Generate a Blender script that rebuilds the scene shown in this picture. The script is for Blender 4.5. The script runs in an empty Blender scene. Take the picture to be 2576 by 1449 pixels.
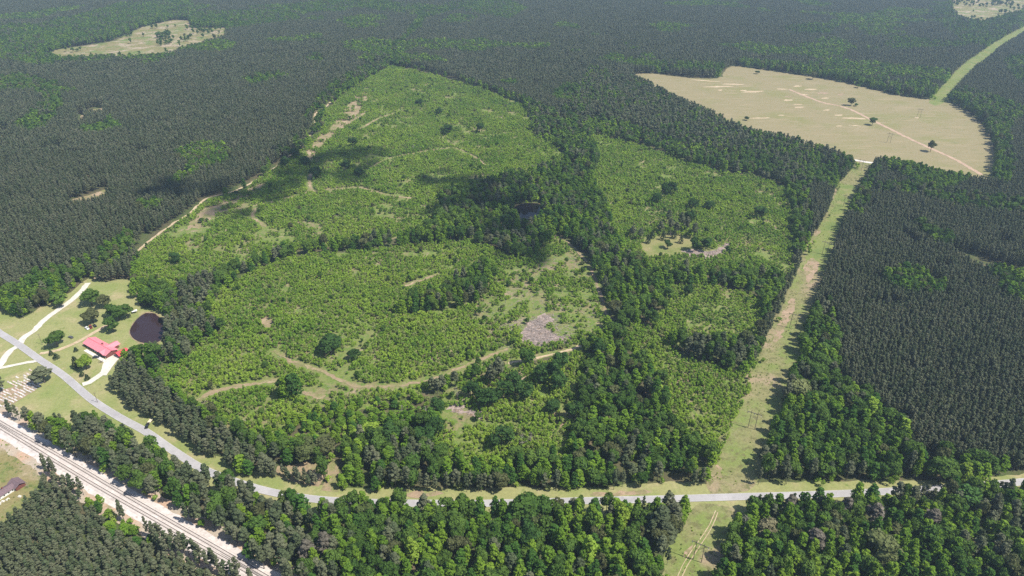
import bpy, bmesh, math, random
import numpy as np
from mathutils import Vector, Matrix
from mathutils.geometry import tessellate_polygon

S = bpy.context.scene
C = S.collection
R = math.radians
rng = np.random.default_rng(7)
random.seed(7)

# ------------------------------------------------------------------ camera, world, sun, exposure
CAM_H = 300.0
PITCH = 30.0
FPX = 1717.0                      # focal length in units of a 2576 px wide frame
cam = bpy.data.cameras.new('camera')
cam.sensor_width = 36.0
cam.lens = 36.0 * FPX / 2576.0
cam.clip_start = 1.0
cam.clip_end = 30000.0
camo = bpy.data.objects.new('camera', cam)
camo.location = (0, 0, CAM_H)
camo.rotation_euler = (R(90 - PITCH), 0, 0)
C.objects.link(camo)
S.camera = camo

SUN_EL = 56.0
SUN_AZ = 112.0                    # clockwise from +Y: to the right and a little behind the camera
sdir = Vector((math.sin(R(SUN_AZ)) * math.cos(R(SUN_EL)), math.cos(R(SUN_AZ)) * math.cos(R(SUN_EL)), math.sin(R(SUN_EL))))
W = bpy.data.worlds.new('World')
S.world = W
W.use_nodes = True
wn = W.node_tree.nodes
sky = wn.new('ShaderNodeTexSky')
sky.sky_type = 'NISHITA'
sky.sun_disc = False
sky.sun_elevation = R(SUN_EL)
sky.sun_rotation = R(SUN_AZ)
sky.altitude = 200
W.node_tree.links.new(sky.outputs[0], wn['Background'].inputs[0])
wn['Background'].inputs[1].default_value = 0.105
sl = bpy.data.lights.new('sun', 'SUN')
sl.energy = 4.8
sl.angle = R(0.53)
sl.color = (1.0, 0.945, 0.85)
so = bpy.data.objects.new('sun', sl)
so.rotation_euler = (-sdir).to_track_quat('-Z', 'Y').to_euler()
so.location = (300, -200, 900)
C.objects.link(so)
vs = S.view_settings
vs.view_transform = 'Standard'
vs.look = 'None'
vs.gamma = 1.0
vs.use_curve_mapping = False
vs.exposure = 0.55
S.cycles.max_bounces = 5
S.cycles.diffuse_bounces = 2
S.cycles.glossy_bounces = 2
S.cycles.transmission_bounces = 3
S.cycles.transparent_max_bounces = 6
S.cycles.volume_bounces = 0
S.cycles.use_denoising = False
HAZE = 0.00012

# ------------------------------------------------------------------ survey: photo point -> ground point
cP, sP = math.cos(R(PITCH)), math.sin(R(PITCH))
def g(px, py, z=0.0):
    u, v = (px - 1288.0) / FPX, (py - 724.5) / FPX
    t = (CAM_H - z) / (sP + v * cP)
    return (u * t, t * (cP - v * sP))
def proj(X, Y, Z=0.0):
    zc = Y * cP + (CAM_H - Z) * sP
    yc = -Y * sP + (CAM_H - Z) * cP
    return 1288.0 + FPX * X / zc, 724.5 + FPX * yc / zc
def G(pts, z=0.0):
    return np.array([g(x, y, z) for x, y in pts])

# ------------------------------------------------------------------ helpers
def hash2(i, j, seed):
    n = (i.astype(np.int64) * 374761393 + j.astype(np.int64) * 668265263 + seed * 1274126177) & 0xffffffff
    n = ((n ^ (n >> 13)) * 1103515245) & 0xffffffff
    return ((n ^ (n >> 16)) & 0xffff) / 65535.0
def vnoise(x, y, seed=0):
    xi, yi = np.floor(x), np.floor(y)
    fx, fy = x - xi, y - yi
    fx, fy = fx * fx * (3 - 2 * fx), fy * fy * (3 - 2 * fy)
    xi, yi = xi.astype(np.int64), yi.astype(np.int64)
    a, b = hash2(xi, yi, seed), hash2(xi + 1, yi, seed)
    c, d = hash2(xi, yi + 1, seed), hash2(xi + 1, yi + 1, seed)
    return (a * (1 - fx) + b * fx) * (1 - fy) + (c * (1 - fx) + d * fx) * fy
def fbm(x, y, seed=0, oct=3):
    s, a, t = 0, 1.0, 0
    for k in range(oct):
        s = s + a * vnoise(x * 2 ** k, y * 2 ** k, seed + k * 17); t += a; a *= 0.5
    return s / t
def inpoly(px, py, poly):
    p = np.asarray(poly, float)
    out = np.zeros(len(px), bool)
    box = (px >= p[:, 0].min()) & (px <= p[:, 0].max()) & (py >= p[:, 1].min()) & (py <= p[:, 1].max())
    idx = np.nonzero(box)[0]
    x, y = px[idx], py[idx]
    c = np.zeros(len(idx), bool)
    j = len(p) - 1
    for i in range(len(p)):
        x0, y0, x1, y1 = p[i, 0], p[i, 1], p[j, 0], p[j, 1]
        if y0 != y1:
            c ^= ((y0 > y) != (y1 > y)) & (x < (x1 - x0) * (y - y0) / (y1 - y0) + x0)
        j = i
    out[idx] = c
    return out
def dist_line(X, Y, P):
    d = np.full(len(X), 1e9)
    for (x0, y0), (x1, y1) in zip(P[:-1], P[1:]):
        dx, dy = x1 - x0, y1 - y0
        t = np.clip(((X - x0) * dx + (Y - y0) * dy) / (dx * dx + dy * dy + 1e-9), 0, 1)
        d = np.minimum(d, np.hypot(X - x0 - t * dx, Y - y0 - t * dy))
    return d

def tag(o, label=None, cat=None, group=None, kind=None):
    if label: o['label'] = label
    if cat: o['category'] = cat
    if group: o['group'] = group
    if kind: o['kind'] = kind
    return o
def link(o, parent=None):
    C.objects.link(o)
    if parent is not None: o.parent = parent
    return o
def empty(name, loc=(0, 0, 0), rz=0.0):
    o = bpy.data.objects.new(name, None)
    o.empty_display_size = 1.0
    o.location = loc; o.rotation_euler = (0, 0, rz)
    return link(o)
class MB:
    """collects boxes, prisms and tubes into one mesh"""
    def __init__(s): s.v, s.f, s.m = [], [], []
    def add(s, v, f, m=0):
        b = len(s.v); s.v += [tuple(p) for p in v]; s.f += [tuple(b + i for i in q) for q in f]; s.m += [m] * len(f)
        return s
    def box(s, x0, x1, y0, y1, z0, z1, m=0):
        v = [(x0,y0,z0),(x1,y0,z0),(x1,y1,z0),(x0,y1,z0),(x0,y0,z1),(x1,y0,z1),(x1,y1,z1),(x0,y1,z1)]
        return s.add(v, [(3,2,1,0),(4,5,6,7),(0,1,5,4),(1,2,6,5),(2,3,7,6),(3,0,4,7)], m)
    def tube(s, a, b, r0, r1, n=6, m=0, caps=True):
        a, b = Vector(a), Vector(b)
        d = (b - a).normalized()
        t = d.orthogonal().normalized(); q = d.cross(t)
        v = []
        for c, r in ((a, r0), (b, r1)):
            for i in range(n):
                w = 2 * math.pi * i / n
                v.append(c + (t * math.cos(w) + q * math.sin(w)) * r)
        f = [(i, (i + 1) % n, n + (i + 1) % n, n + i) for i in range(n)]
        if caps: f += [tuple(range(n - 1, -1, -1)), tuple(range(n, 2 * n))]
        return s.add(v, f, m)
    def prism(s, prof, y0, y1, m=0):
        """profile in XZ pushed along Y"""
        n = len(prof)
        v = [(x, y0, z) for x, z in prof] + [(x, y1, z) for x, z in prof]
        f = [(i, (i + 1) % n, n + (i + 1) % n, n + i) for i in range(n)] + [tuple(range(n - 1, -1, -1)), tuple(range(n, 2 * n))]
        return s.add(v, f, m)
    def mesh(s, name, mats):
        me = bpy.data.meshes.new(name)
        me.from_pydata(s.v, [], s.f)
        for m in (mats if isinstance(mats, (list, tuple)) else [mats]): me.materials.append(m)
        if any(s.m): me.polygons.foreach_set('material_index', s.m)
        me.update()
        return me
    def build(s, name, mats, parent=None):
        return link(bpy.data.objects.new(name, s.mesh(name, mats)), parent)

# ------------------------------------------------------------------ materials
def newmat(name):
    m = bpy.data.materials.new(name); m.use_nodes = True
    nt = m.node_tree
    b = nt.nodes['Principled BSDF']
    return m, nt, b
def plain(name, col, rough=0.7, metal=0.0, noise=0.12, scale=3.0):
    m, nt, b = newmat(name)
    b.inputs['Roughness'].default_value = rough
    b.inputs['Metallic'].default_value = metal
    tc = nt.nodes.new('ShaderNodeTexCoord')
    n = nt.nodes.new('ShaderNodeTexNoise'); n.inputs['Scale'].default_value = scale; n.inputs['Detail'].default_value = 4
    r = nt.nodes.new('ShaderNodeMapRange')
    r.inputs[1].default_value = 0.3; r.inputs[2].default_value = 0.7
    r.inputs[3].default_value = 1 - noise; r.inputs[4].default_value = 1 + noise
    mx = nt.nodes.new('ShaderNodeVectorMath'); mx.operation = 'SCALE'
    mx.inputs[0].default_value = col
    nt.links.new(tc.outputs['Object'], n.inputs['Vector'])
    nt.links.new(n.outputs['Fac'], r.inputs[0]); nt.links.new(r.outputs[0], mx.inputs['Scale'])
    nt.links.new(mx.outputs[0], b.inputs['Base Color'])
    return m
def ground_mat(name, layers, base, fine=0.25, rough=0.95, stretch=None):
    """base colour with noise-masked layers (colour, world scale in 1/m, low, high) and fine grain"""
    m, nt, b = newmat(name)
    b.inputs['Roughness'].default_value = rough
    b.inputs['Specular IOR Level'].default_value = 0.15
    geo = nt.nodes.new('ShaderNodeNewGeometry')
    cur = None
    for k, (col, sc, lo, hi) in enumerate(layers):
        mp = nt.nodes.new('ShaderNodeMapping')
        mp.inputs['Location'].default_value = (k * 37.1, k * 11.7, 0)
        s3 = (sc, sc, sc)
        if stretch and k in stretch:
            ang, fac = stretch[k]
            mp.inputs['Rotation'].default_value = (0, 0, ang); s3 = (sc, sc * fac, sc)
        mp.inputs['Scale'].default_value = s3
        n = nt.nodes.new('ShaderNodeTexNoise'); n.inputs['Scale'].default_value = 1.0
        n.inputs['Detail'].default_value = 6; n.inputs['Roughness'].default_value = 0.6
        r = nt.nodes.new('ShaderNodeMapRange'); r.interpolation_type = 'SMOOTHSTEP'
        r.inputs[1].default_value = lo; r.inputs[2].default_value = hi
        mx = nt.nodes.new('ShaderNodeMix'); mx.data_type = 'RGBA'
        nt.links.new(geo.outputs['Position'], mp.inputs[0]); nt.links.new(mp.outputs[0], n.inputs['Vector'])
        nt.links.new(n.outputs['Fac'], r.inputs[0]); nt.links.new(r.outputs[0], mx.inputs[0])
        if cur is None: mx.inputs[6].default_value = (*base, 1)
        else: nt.links.new(cur, mx.inputs[6])
        mx.inputs[7].default_value = (*col, 1)
        cur = mx.outputs[2]
    n = nt.nodes.new('ShaderNodeTexNoise'); n.inputs['Scale'].default_value = 0.55; n.inputs['Detail'].default_value = 8; n.inputs['Roughness'].default_value = 0.75
    r = nt.nodes.new('ShaderNodeMapRange'); r.inputs[1].default_value = 0.3; r.inputs[2].default_value = 0.7
    r.inputs[3].default_value = 1 - fine; r.inputs[4].default_value = 1 + fine
    vm = nt.nodes.new('ShaderNodeVectorMath'); vm.operation = 'SCALE'
    nt.links.new(geo.outputs['Position'], n.inputs['Vector']); nt.links.new(n.outputs['Fac'], r.inputs[0])
    if cur is None: vm.inputs[0].default_value = base
    else: nt.links.new(cur, vm.inputs[0])
    nt.links.new(r.outputs[0], vm.inputs['Scale']); nt.links.new(vm.outputs[0], b.inputs['Base Color'])
    return m
def leaf_mat(name, c1, c2, c3=None, var=0.3, trans=0.25, p3=(0.62, 0.72)):
    """foliage: colour varies tree by tree, in drifts across the land, and a little leaf by leaf"""
    m = bpy.data.materials.new(name); m.use_nodes = True
    nt = m.node_tree; nt.nodes.clear()
    L = nt.links.new
    out = nt.nodes.new('ShaderNodeOutputMaterial')
    oi = nt.nodes.new('ShaderNodeObjectInfo')
    mp = nt.nodes.new('ShaderNodeVectorMath'); mp.operation = 'SCALE'; mp.inputs['Scale'].default_value = 0.021
    L(oi.outputs['Location'], mp.inputs[0])
    n = nt.nodes.new('ShaderNodeTexNoise'); n.inputs['Scale'].default_value = 1; n.inputs['Detail'].default_value = 3
    L(mp.outputs[0], n.inputs['Vector'])
    ad = nt.nodes.new('ShaderNodeMath'); ad.operation = 'MULTIPLY_ADD'; ad.inputs[1].default_value = 0.5
    sb = nt.nodes.new('ShaderNodeMath'); sb.operation = 'MULTIPLY_ADD'; sb.inputs[1].default_value = 2.0; sb.inputs[2].default_value = -0.75
    L(oi.outputs['Random'], ad.inputs[0]); L(n.outputs['Fac'], sb.inputs[0]); L(sb.outputs[0], ad.inputs[2])
    r = nt.nodes.new('ShaderNodeMapRange'); r.inputs[1].default_value = 0.0; r.inputs[2].default_value = 1.0
    L(ad.outputs[0], r.inputs[0])
    mx = nt.nodes.new('ShaderNodeMix'); mx.data_type = 'RGBA'
    mx.inputs[6].default_value = (*c1, 1); mx.inputs[7].default_value = (*c2, 1)
    L(r.outputs[0], mx.inputs[0])
    cur = mx.outputs[2]
    if c3:
        w = nt.nodes.new('ShaderNodeMath'); w.operation = 'MULTIPLY'; w.inputs[1].default_value = 7.31
        fr = nt.nodes.new('ShaderNodeMath'); fr.operation = 'FRACT'
        L(oi.outputs['Random'], w.inputs[0]); L(w.outputs[0], fr.inputs[0])
        ms = nt.nodes.new('ShaderNodeMapRange'); ms.inputs[1].default_value = p3[0]; ms.inputs[2].default_value = p3[1]
        L(fr.outputs[0], ms.inputs[0])
        m2 = nt.nodes.new('ShaderNodeMix'); m2.data_type = 'RGBA'; m2.inputs[7].default_value = (*c3, 1)
        L(ms.outputs[0], m2.inputs[0]); L(cur, m2.inputs[6]); cur = m2.outputs[2]
    geo = nt.nodes.new('ShaderNodeNewGeometry')
    w2 = nt.nodes.new('ShaderNodeMath'); w2.operation = 'MULTIPLY'; w2.inputs[1].default_value = 13.7
    f2 = nt.nodes.new('ShaderNodeMath'); f2.operation = 'FRACT'
    L(oi.outputs['Random'], w2.inputs[0]); L(w2.outputs[0], f2.inputs[0])
    sm = nt.nodes.new('ShaderNodeMath'); sm.operation = 'ADD'
    L(f2.outputs[0], sm.inputs[0]); L(geo.outputs['Random Per Island'], sm.inputs[1])
    rr = nt.nodes.new('ShaderNodeMapRange'); rr.inputs[1].default_value = 0; rr.inputs[2].default_value = 2
    rr.inputs[3].default_value = 1 - var; rr.inputs[4].default_value = 1 + var
    L(sm.outputs[0], rr.inputs[0])
    vm = nt.nodes.new('ShaderNodeVectorMath'); vm.operation = 'SCALE'
    L(cur, vm.inputs[0]); L(rr.outputs[0], vm.inputs['Scale'])
    d = nt.nodes.new('ShaderNodeBsdfDiffuse'); t = nt.nodes.new('ShaderNodeBsdfTranslucent')
    ms = nt.nodes.new('ShaderNodeMixShader'); ms.inputs[0].default_value = trans
    L(vm.outputs[0], d.inputs['Color']); L(vm.outputs[0], t.inputs['Color'])
    L(d.outputs[0], ms.inputs[1]); L(t.outputs[0], ms.inputs[2]); L(ms.outputs[0], out.inputs['Surface'])
    return m

M = {}
M['bark'] = plain('bark', (0.10, 0.085, 0.07), 0.9, noise=0.3, scale=2)
M['pale_bark'] = plain('pale_bark', (0.28, 0.26, 0.235), 0.9, noise=0.3, scale=2)
M['pine'] = leaf_mat('pine_needles', (0.134, 0.163, 0.084), (0.200, 0.212, 0.130), (0.112, 0.146, 0.074), 0.20, 0.36)
M['oak'] = leaf_mat('oak_leaves', (0.066, 0.134, 0.028), (0.130, 0.208, 0.042), (0.130, 0.145, 0.062), 0.26, 0.36, (0.86, 0.9))
M['poplar'] = leaf_mat('poplar_leaves', (0.115, 0.225, 0.028), (0.230, 0.345, 0.040), (0.075, 0.165, 0.032), 0.25, 0.38, (0.7, 0.8))
M['sapling'] = leaf_mat('sapling_leaves', (0.145, 0.275, 0.036), (0.340, 0.460, 0.066), (0.290, 0.340, 0.115), 0.26, 0.38, (0.8, 0.9))
M['cedar'] = leaf_mat('cedar_needles', (0.045, 0.070, 0.032), (0.070, 0.092, 0.044), None, 0.25, 0.15)
M['olive'] = leaf_mat('olive_leaves', (0.135, 0.165, 0.062), (0.175, 0.195, 0.080), None, 0.3, 0.28)
M['emerald'] = leaf_mat('emerald_leaves', (0.060, 0.128, 0.032), (0.075, 0.150, 0.038), None, 0.3, 0.28)
M['beige'] = leaf_mat('blossoming_leaves', (0.230, 0.225, 0.120), (0.260, 0.230, 0.140), None, 0.3, 0.28)
M['dark_oak'] = leaf_mat('dark_oak_leaves', (0.040, 0.088, 0.022), (0.058, 0.112, 0.030), None, 0.25, 0.25)
M['lime'] = leaf_mat('lime_leaves', (0.215, 0.330, 0.045), (0.270, 0.370, 0.055), None, 0.28, 0.34)
M['brown_pine'] = leaf_mat('brown_needles', (0.150, 0.138, 0.105), (0.175, 0.158, 0.125), None, 0.3, 0.2)
M['dead_twig'] = plain('dead_twigs', (0.29, 0.245, 0.22), 0.9, noise=0.25)

M['floor'] = ground_mat('forest_floor', [((0.07, 0.095, 0.03), 0.03, 0.40, 0.58), ((0.15, 0.115, 0.07), 0.11, 0.54, 0.72)], (0.095, 0.085, 0.045))
M['cut'] = ground_mat('clear_cut_soil', [((0.155, 0.190, 0.052), 0.022, 0.38, 0.56), ((0.29, 0.225, 0.150), 0.045, 0.55, 0.68), ((0.120, 0.175, 0.038), 0.16, 0.46, 0.60)], (0.205, 0.178, 0.090), 0.35)
M['hay'] = ground_mat('hay_grass', [((0.215, 0.200, 0.086), 0.012, 0.47, 0.64), ((0.285, 0.235, 0.135), 0.02, 0.50, 0.68), ((0.155, 0.172, 0.064), 0.05, 0.55, 0.72)], (0.250, 0.212, 0.115), 0.14, stretch={1: (0.25, 4), 2: (0.2, 5)})
M['lawn'] = ground_mat('lawn_grass', [((0.20, 0.235, 0.075), 0.03, 0.44, 0.62), ((0.35, 0.295, 0.165), 0.045, 0.50, 0.70), ((0.15, 0.19, 0.055), 0.18, 0.58, 0.74)], (0.262, 0.262, 0.110), 0.2)
M['verge'] = ground_mat('verge_grass', [((0.15, 0.18, 0.05), 0.04, 0.42, 0.6), ((0.30, 0.235, 0.13), 0.06, 0.55, 0.70)], (0.22, 0.21, 0.085), 0.22)
M['row'] = ground_mat('power_line_grass', [((0.165, 0.205, 0.058), 0.030, 0.44, 0.60), ((0.29, 0.225, 0.145), 0.028, 0.52, 0.68), ((0.14, 0.140, 0.058), 0.22, 0.50, 0.64)], (0.212, 0.200, 0.092), 0.28)
M['green_row'] = ground_mat('mown_strip_grass', [((0.135, 0.180, 0.050), 0.03, 0.45, 0.6), ((0.22, 0.215, 0.09), 0.06, 0.48, 0.68)], (0.175, 0.205, 0.062), 0.2)
M['scrub'] = ground_mat('scrub_grass', [((0.15, 0.19, 0.055), 0.03, 0.46, 0.62), ((0.36, 0.285, 0.20), 0.025, 0.48, 0.62), ((0.09, 0.13, 0.035), 0.15, 0.52, 0.66)], (0.22, 0.19, 0.085), 0.28)
M['slash'] = ground_mat('slash_litter', [((0.38, 0.30, 0.265), 0.5, 0.42, 0.6), ((0.19, 0.135, 0.09), 0.25, 0.50, 0.64)], (0.30, 0.235, 0.20), 0.4)
M['track'] = ground_mat('track_soil', [((0.19, 0.190, 0.075), 0.10, 0.46, 0.60), ((0.38, 0.285, 0.195), 0.07, 0.52, 0.68)], (0.275, 0.210, 0.130), 0.3)
M['sand'] = ground_mat('sandy_soil', [((0.50, 0.41, 0.28), 0.15, 0.45, 0.65), ((0.25, 0.22, 0.10), 0.2, 0.58, 0.70)], (0.43, 0.33, 0.215), 0.25)
M['clay'] = ground_mat('clay_soil', [((0.38, 0.275, 0.19), 0.09, 0.48, 0.68), ((0.215, 0.19, 0.095), 0.10, 0.46, 0.58)], (0.31, 0.23, 0.155), 0.25)
M['reddish'] = ground_mat('reddish_soil', [((0.36, 0.255, 0.185), 0.09, 0.45, 0.65)], (0.42, 0.30, 0.215), 0.2)
M['asphalt'] = ground_mat('worn_asphalt', [((0.40, 0.385, 0.385), 0.06, 0.45, 0.65), ((0.30, 0.285, 0.295), 0.09, 0.56, 0.72)], (0.345, 0.332, 0.332), 0.10)
M['drive'] = ground_mat('pale_gravel', [((0.62, 0.58, 0.52), 0.2, 0.45, 0.65), ((0.45, 0.41, 0.33), 0.3, 0.55, 0.72)], (0.56, 0.52, 0.46), 0.14)
M['ballast'] = ground_mat('railway_ballast', [((0.60, 0.54, 0.505), 0.12, 0.42, 0.62), ((0.42, 0.365, 0.33), 0.4, 0.54, 0.70)], (0.53, 0.475, 0.44), 0.18)
M['shoulder'] = ground_mat('railway_shoulder', [((0.44, 0.30, 0.21), 0.06, 0.46, 0.62), ((0.22, 0.20, 0.10), 0.10, 0.55, 0.68)], (0.38, 0.32, 0.25), 0.28)
M['water'], nt_, b_ = newmat('pond_water')
b_.inputs['Base Color'].default_value = (0.034, 0.020, 0.023, 1); b_.inputs['Roughness'].default_value = 0.08
b_.inputs['IOR'].default_value = 1.33; b_.inputs['Specular IOR Level'].default_value = 0.5
n_ = nt_.nodes.new('ShaderNodeTexNoise'); n_.inputs['Scale'].default_value = 0.8; n_.inputs['Detail'].default_value = 4
bp_ = nt_.nodes.new('ShaderNodeBump'); bp_.inputs['Strength'].default_value = 0.04
ge_ = nt_.nodes.new('ShaderNodeNewGeometry')
nt_.links.new(ge_.outputs['Position'], n_.inputs['Vector']); nt_.links.new(n_.outputs['Fac'], bp_.inputs['Height']); nt_.links.new(bp_.outputs[0], b_.inputs['Normal'])
M['steel'] = plain('rail_steel', (0.11, 0.085, 0.075), 0.6, 0.3)
M['sleeper'] = plain('dusty_sleeper_timber', (0.43, 0.39, 0.365), 0.9, noise=0.3, scale=1)
M['pole'] = plain('weathered_pole', (0.155, 0.125, 0.10), 0.9, noise=0.25)
M['insulator'] = plain('glass_insulator', (0.5, 0.52, 0.53), 0.3)
M['red_roof'] = plain('overexposed_red_metal_roof', (0.72, 0.235, 0.27), 0.42, 0.0, 0.06, 0.6)  # pink glare of the overexposed sunlit roof is put into this red
M['bright_red'] = plain('bright_red_metal_roof', (0.70, 0.07, 0.085), 0.42, 0.0, 0.06, 0.6)
M['red_seam'] = plain('roof_ridge_cap', (0.46, 0.065, 0.08), 0.45)
M['brick'] = plain('dark_red_brick', (0.17, 0.058, 0.045), 0.85, noise=0.25)
M['trim'] = plain('white_trim', (0.78, 0.77, 0.74), 0.6, noise=0.04)
M['concrete'] = plain('pale_concrete', (0.62, 0.59, 0.53), 0.85, noise=0.1, scale=0.6)
M['glass'] = plain('dark_window_glass', (0.03, 0.04, 0.05), 0.08, noise=0.02)
M['purple_roof'] = plain('purple_brown_shingles', (0.155, 0.105, 0.115), 0.85, noise=0.22, scale=1.2)
M['purple_cap'] = plain('purple_brown_ridge', (0.19, 0.12, 0.13), 0.85)
M['grey_stone'] = plain('grey_granite', (0.46, 0.44, 0.42), 0.7, noise=0.15)
M['white_stone'] = plain('white_marble', (0.60, 0.57, 0.54), 0.6, noise=0.1)
M['pink_stone'] = plain('pink_granite', (0.52, 0.40, 0.36), 0.7, noise=0.12)
M['tyre'] = plain('tyre_rubber', (0.02, 0.02, 0.02), 0.85)
for nm, c in (('white_paint', (0.80, 0.80, 0.80)), ('red_paint', (0.33, 0.02, 0.03)), ('black_paint', (0.012, 0.012, 0.014)), ('grey_paint', (0.10, 0.095, 0.10)), ('blue_grey_paint', (0.045, 0.05, 0.07))):
    M[nm] = plain(nm, c, 0.28, 0.0, 0.03)
M['chrome'] = plain('dull_chrome', (0.55, 0.55, 0.55), 0.3, 0.8)
M['plywood'] = plain('pale_timber_deck', (0.66, 0.58, 0.42), 0.8)
M['line'] = plain('worn_white_line', (0.58, 0.57, 0.55), 0.8, noise=0.3, scale=0.3)

# ------------------------------------------------------------------ sheets on the ground
def densify(P, step, jit, seed, closed=True):
    P = np.asarray(P, float)
    out = []
    n = len(P)
    rn = np.random.default_rng(seed)
    for i in range(n if closed else n - 1):
        a, b, p0, p3 = P[i], P[(i + 1) % n], P[(i - 1) % n], P[(i + 2) % n]
        if not closed:
            if i == 0: p0 = a
            if i == n - 2: p3 = b
        k = max(1, int(np.hypot(*(b - a)) / step))
        for t in np.arange(k) / k:
            q = 0.5 * (2 * a + (b - p0) * t + (2 * p0 - 5 * a + 4 * b - p3) * t * t + (3 * a - p0 - 3 * b + p3) * t ** 3)
            out.append(q + rn.normal(0, jit, 2))
    if not closed: out.append(P[-1])
    return np.array(out)
def grow(pts, d=4.0):
    P = G(pts); a = np.roll(P, 1, 0); b = np.roll(P, -1, 0)
    area = np.sum(P[:, 0] * b[:, 1] - b[:, 0] * P[:, 1])
    t = b - a; t /= np.linalg.norm(t, axis=1)[:, None] + 1e-9
    n = np.stack([t[:, 1], -t[:, 0]], 1) * (1 if area > 0 else -1)
    return P + n * d
_sd = [100]
def sheet(name, pts, z, mat, step=6.0, jit=0.7, world=False, label=None, cat=None, kind='structure', smooth=True):
    P = np.asarray(pts, float) if world else G(pts)
    _sd[0] += 1
    D = densify(P, step, jit, _sd[0]) if smooth else P
    v = [(x, y, z) for x, y in D]
    tris = tessellate_polygon([[Vector(p) for p in v]])
    me = bpy.data.meshes.new(name)
    me.from_pydata(v, [], [tuple(t) for t in tris])
    bm = bmesh.new(); bm.from_mesh(me)
    for f in bm.faces:
        if f.normal.z < 0: f.normal_flip()
    bm.to_mesh(me); bm.free()
    me.materials.append(mat)
    o = link(bpy.data.objects.new(name, me))
    return tag(o, label, cat, None, kind)
def ribbon(name, pts, width, z, mat, step=4.0, jit=0.0, world=False, label=None, cat=None, wjit=0.0, kind='structure', parent=None):
    P = np.asarray(pts, float) if world else G(pts)
    _sd[0] += 1
    D = densify(P, step, jit, _sd[0], closed=False)
    T = np.gradient(D, axis=0); T /= np.linalg.norm(T, axis=1)[:, None] + 1e-9
    N = np.stack([-T[:, 1], T[:, 0]], 1)
    rn = np.random.default_rng(_sd[0])
    wl = width / 2 * (1 + rn.normal(0, wjit, len(D))); wr = width / 2 * (1 + rn.normal(0, wjit, len(D)))
    Lp, Rp = D + N * wl[:, None], D - N * wr[:, None]
    v = [(x, y, z) for x, y in Lp] + [(x, y, z) for x, y in Rp]
    n = len(D)
    f = [(i, n + i, n + i + 1, i + 1) for i in range(n - 1)]
    me = bpy.data.meshes.new(name); me.from_pydata(v, [], f); me.materials.append(mat)
    o = link(bpy.data.objects.new(name, me), parent)
    if parent is None: tag(o, label, cat, None, kind)
    return o

v = 16000.0
me = bpy.data.meshes.new('ground')
xs = np.linspace(-v, v, 41); vv = [(x, y, 0) for y in xs for x in xs]
me.from_pydata(vv, [], [(j * 41 + i, j * 41 + i + 1, (j + 1) * 41 + i + 1, (j + 1) * 41 + i) for j in range(40) for i in range(40)])
me.materials.append(M['floor'])
tag(link(bpy.data.objects.new('ground', me)), 'brown and green forest floor stretching under all the woods', 'ground', None, 'structure')

# ------------------------------------------------------------------ land cover survey (photo points of the ground edges)
TRACT = [(975,160),(1028,170),(1192,215),(1315,258),(1420,300),(1520,315),(1640,345),(1745,385),(1850,408),(1950,420),(2060,425),(2120,440),(2100,490),(2088,530),(2045,610),(2005,695),(1965,790),(1925,880),(1885,985),(1850,1060),(1815,1140),(1787,1218),(1583,1225),(1479,1237),(1030,1236),(847,1237),(740,1217),(655,1197),(560,1168),(402,1065),(278,960),(318,912),(420,850),(410,795),(340,781),(332,720),(345,632),(442,559),(515,499),(600,475),(680,425),(740,375),(790,325),(800,280),(857,230),(920,195)]
CUT_UP = [(985,168),(1028,174),(1105,195),(1192,219),(1258,242),(1315,265),(1338,300),(1340,340),(1392,370),(1425,395),(1420,425),(1300,445),(1200,470),(1110,495),(1110,545),(1090,578),(969,602),(802,624),(700,643),(600,682),(540,702),(480,730),(400,735),(350,700),(342,640),(442,566),(520,508),(610,482),(690,430),(760,380),(810,325),(815,285),(870,235),(930,198)]
CUT_LOW = [(548,743),(569,729),(619,696),(635,683),(682,668),(715,654),(802,640),(969,624),(1188,607),(1260,640),(1310,655),(1350,640),(1380,608),(1420,600),(1460,650),(1500,690),(1515,750),(1532,800),(1520,850),(1500,872),(1465,880),(1340,908),(1250,932),(1150,962),(1050,987),(960,1012),(900,1032),(800,1034),(740,1052),(700,1100),(660,1112),(600,1092),(530,1052),(440,985),(385,938),(470,912),(500,880),(560,830),(530,800)]
CUT_LOW_SPARSE = [(1240,690),(1360,650),(1440,640),(1500,700),(1525,800),(1515,865),(1420,885),(1300,885),(1190,870),(1180,810),(1230,740)]
CUT_R1 = [(1487,345),(1509,343),(1634,374),(1741,416),(1841,440),(1882,440),(1923,453),(1977,478),(1985,520),(1990,560),(1998,640),(1990,705),(1870,700),(1743,690),(1630,690),(1610,662),(1570,632),(1533,590),(1527,530),(1490,455),(1505,420),(1500,380)]
CUT_R2 = [(1660,720),(1743,720),(1860,734),(1922,757),(1920,800),(1910,830),(1887,872),(1800,872),(1710,868),(1677,856),(1643,831),(1650,800),(1683,754)]
CUT_R3 = [(1585,818),(1630,826),(1662,855),(1707,900),(1774,918),(1890,945),(1890,975),(1867,1024),(1840,1085),(1820,1150),(1790,1150),(1724,1120),(1690,1075),(1668,1030),(1665,968),(1635,921),(1600,888),(1575,850)]
CUT_S = [(1107,1000),(1150,968),(1250,940),(1340,915),(1465,888),(1498,905),(1462,950),(1448,1000),(1466,1040),(1440,1090),(1425,1135),(1400,1165),(1300,1175),(1200,1175),(1120,1155),(1085,1100)]
ROW_N = [(1783,1225),(1787,1218),(1815,1140),(1850,1060),(1885,985),(1900,930),(1925,880),(1945,830),(1965,790),(1985,745),(2005,695),(2025,650),(2045,610),(2070,565),(2088,530),(2100,490),(2112,468),(2150,425),(2165,412),(2197,412),(2165,460),(2140,515),(2112,570),(2088,640),(2065,710),(2040,775),(2012,850),(1985,940),(1950,1050),(1915,1130),(1882,1218),(1880,1226)]
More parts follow.
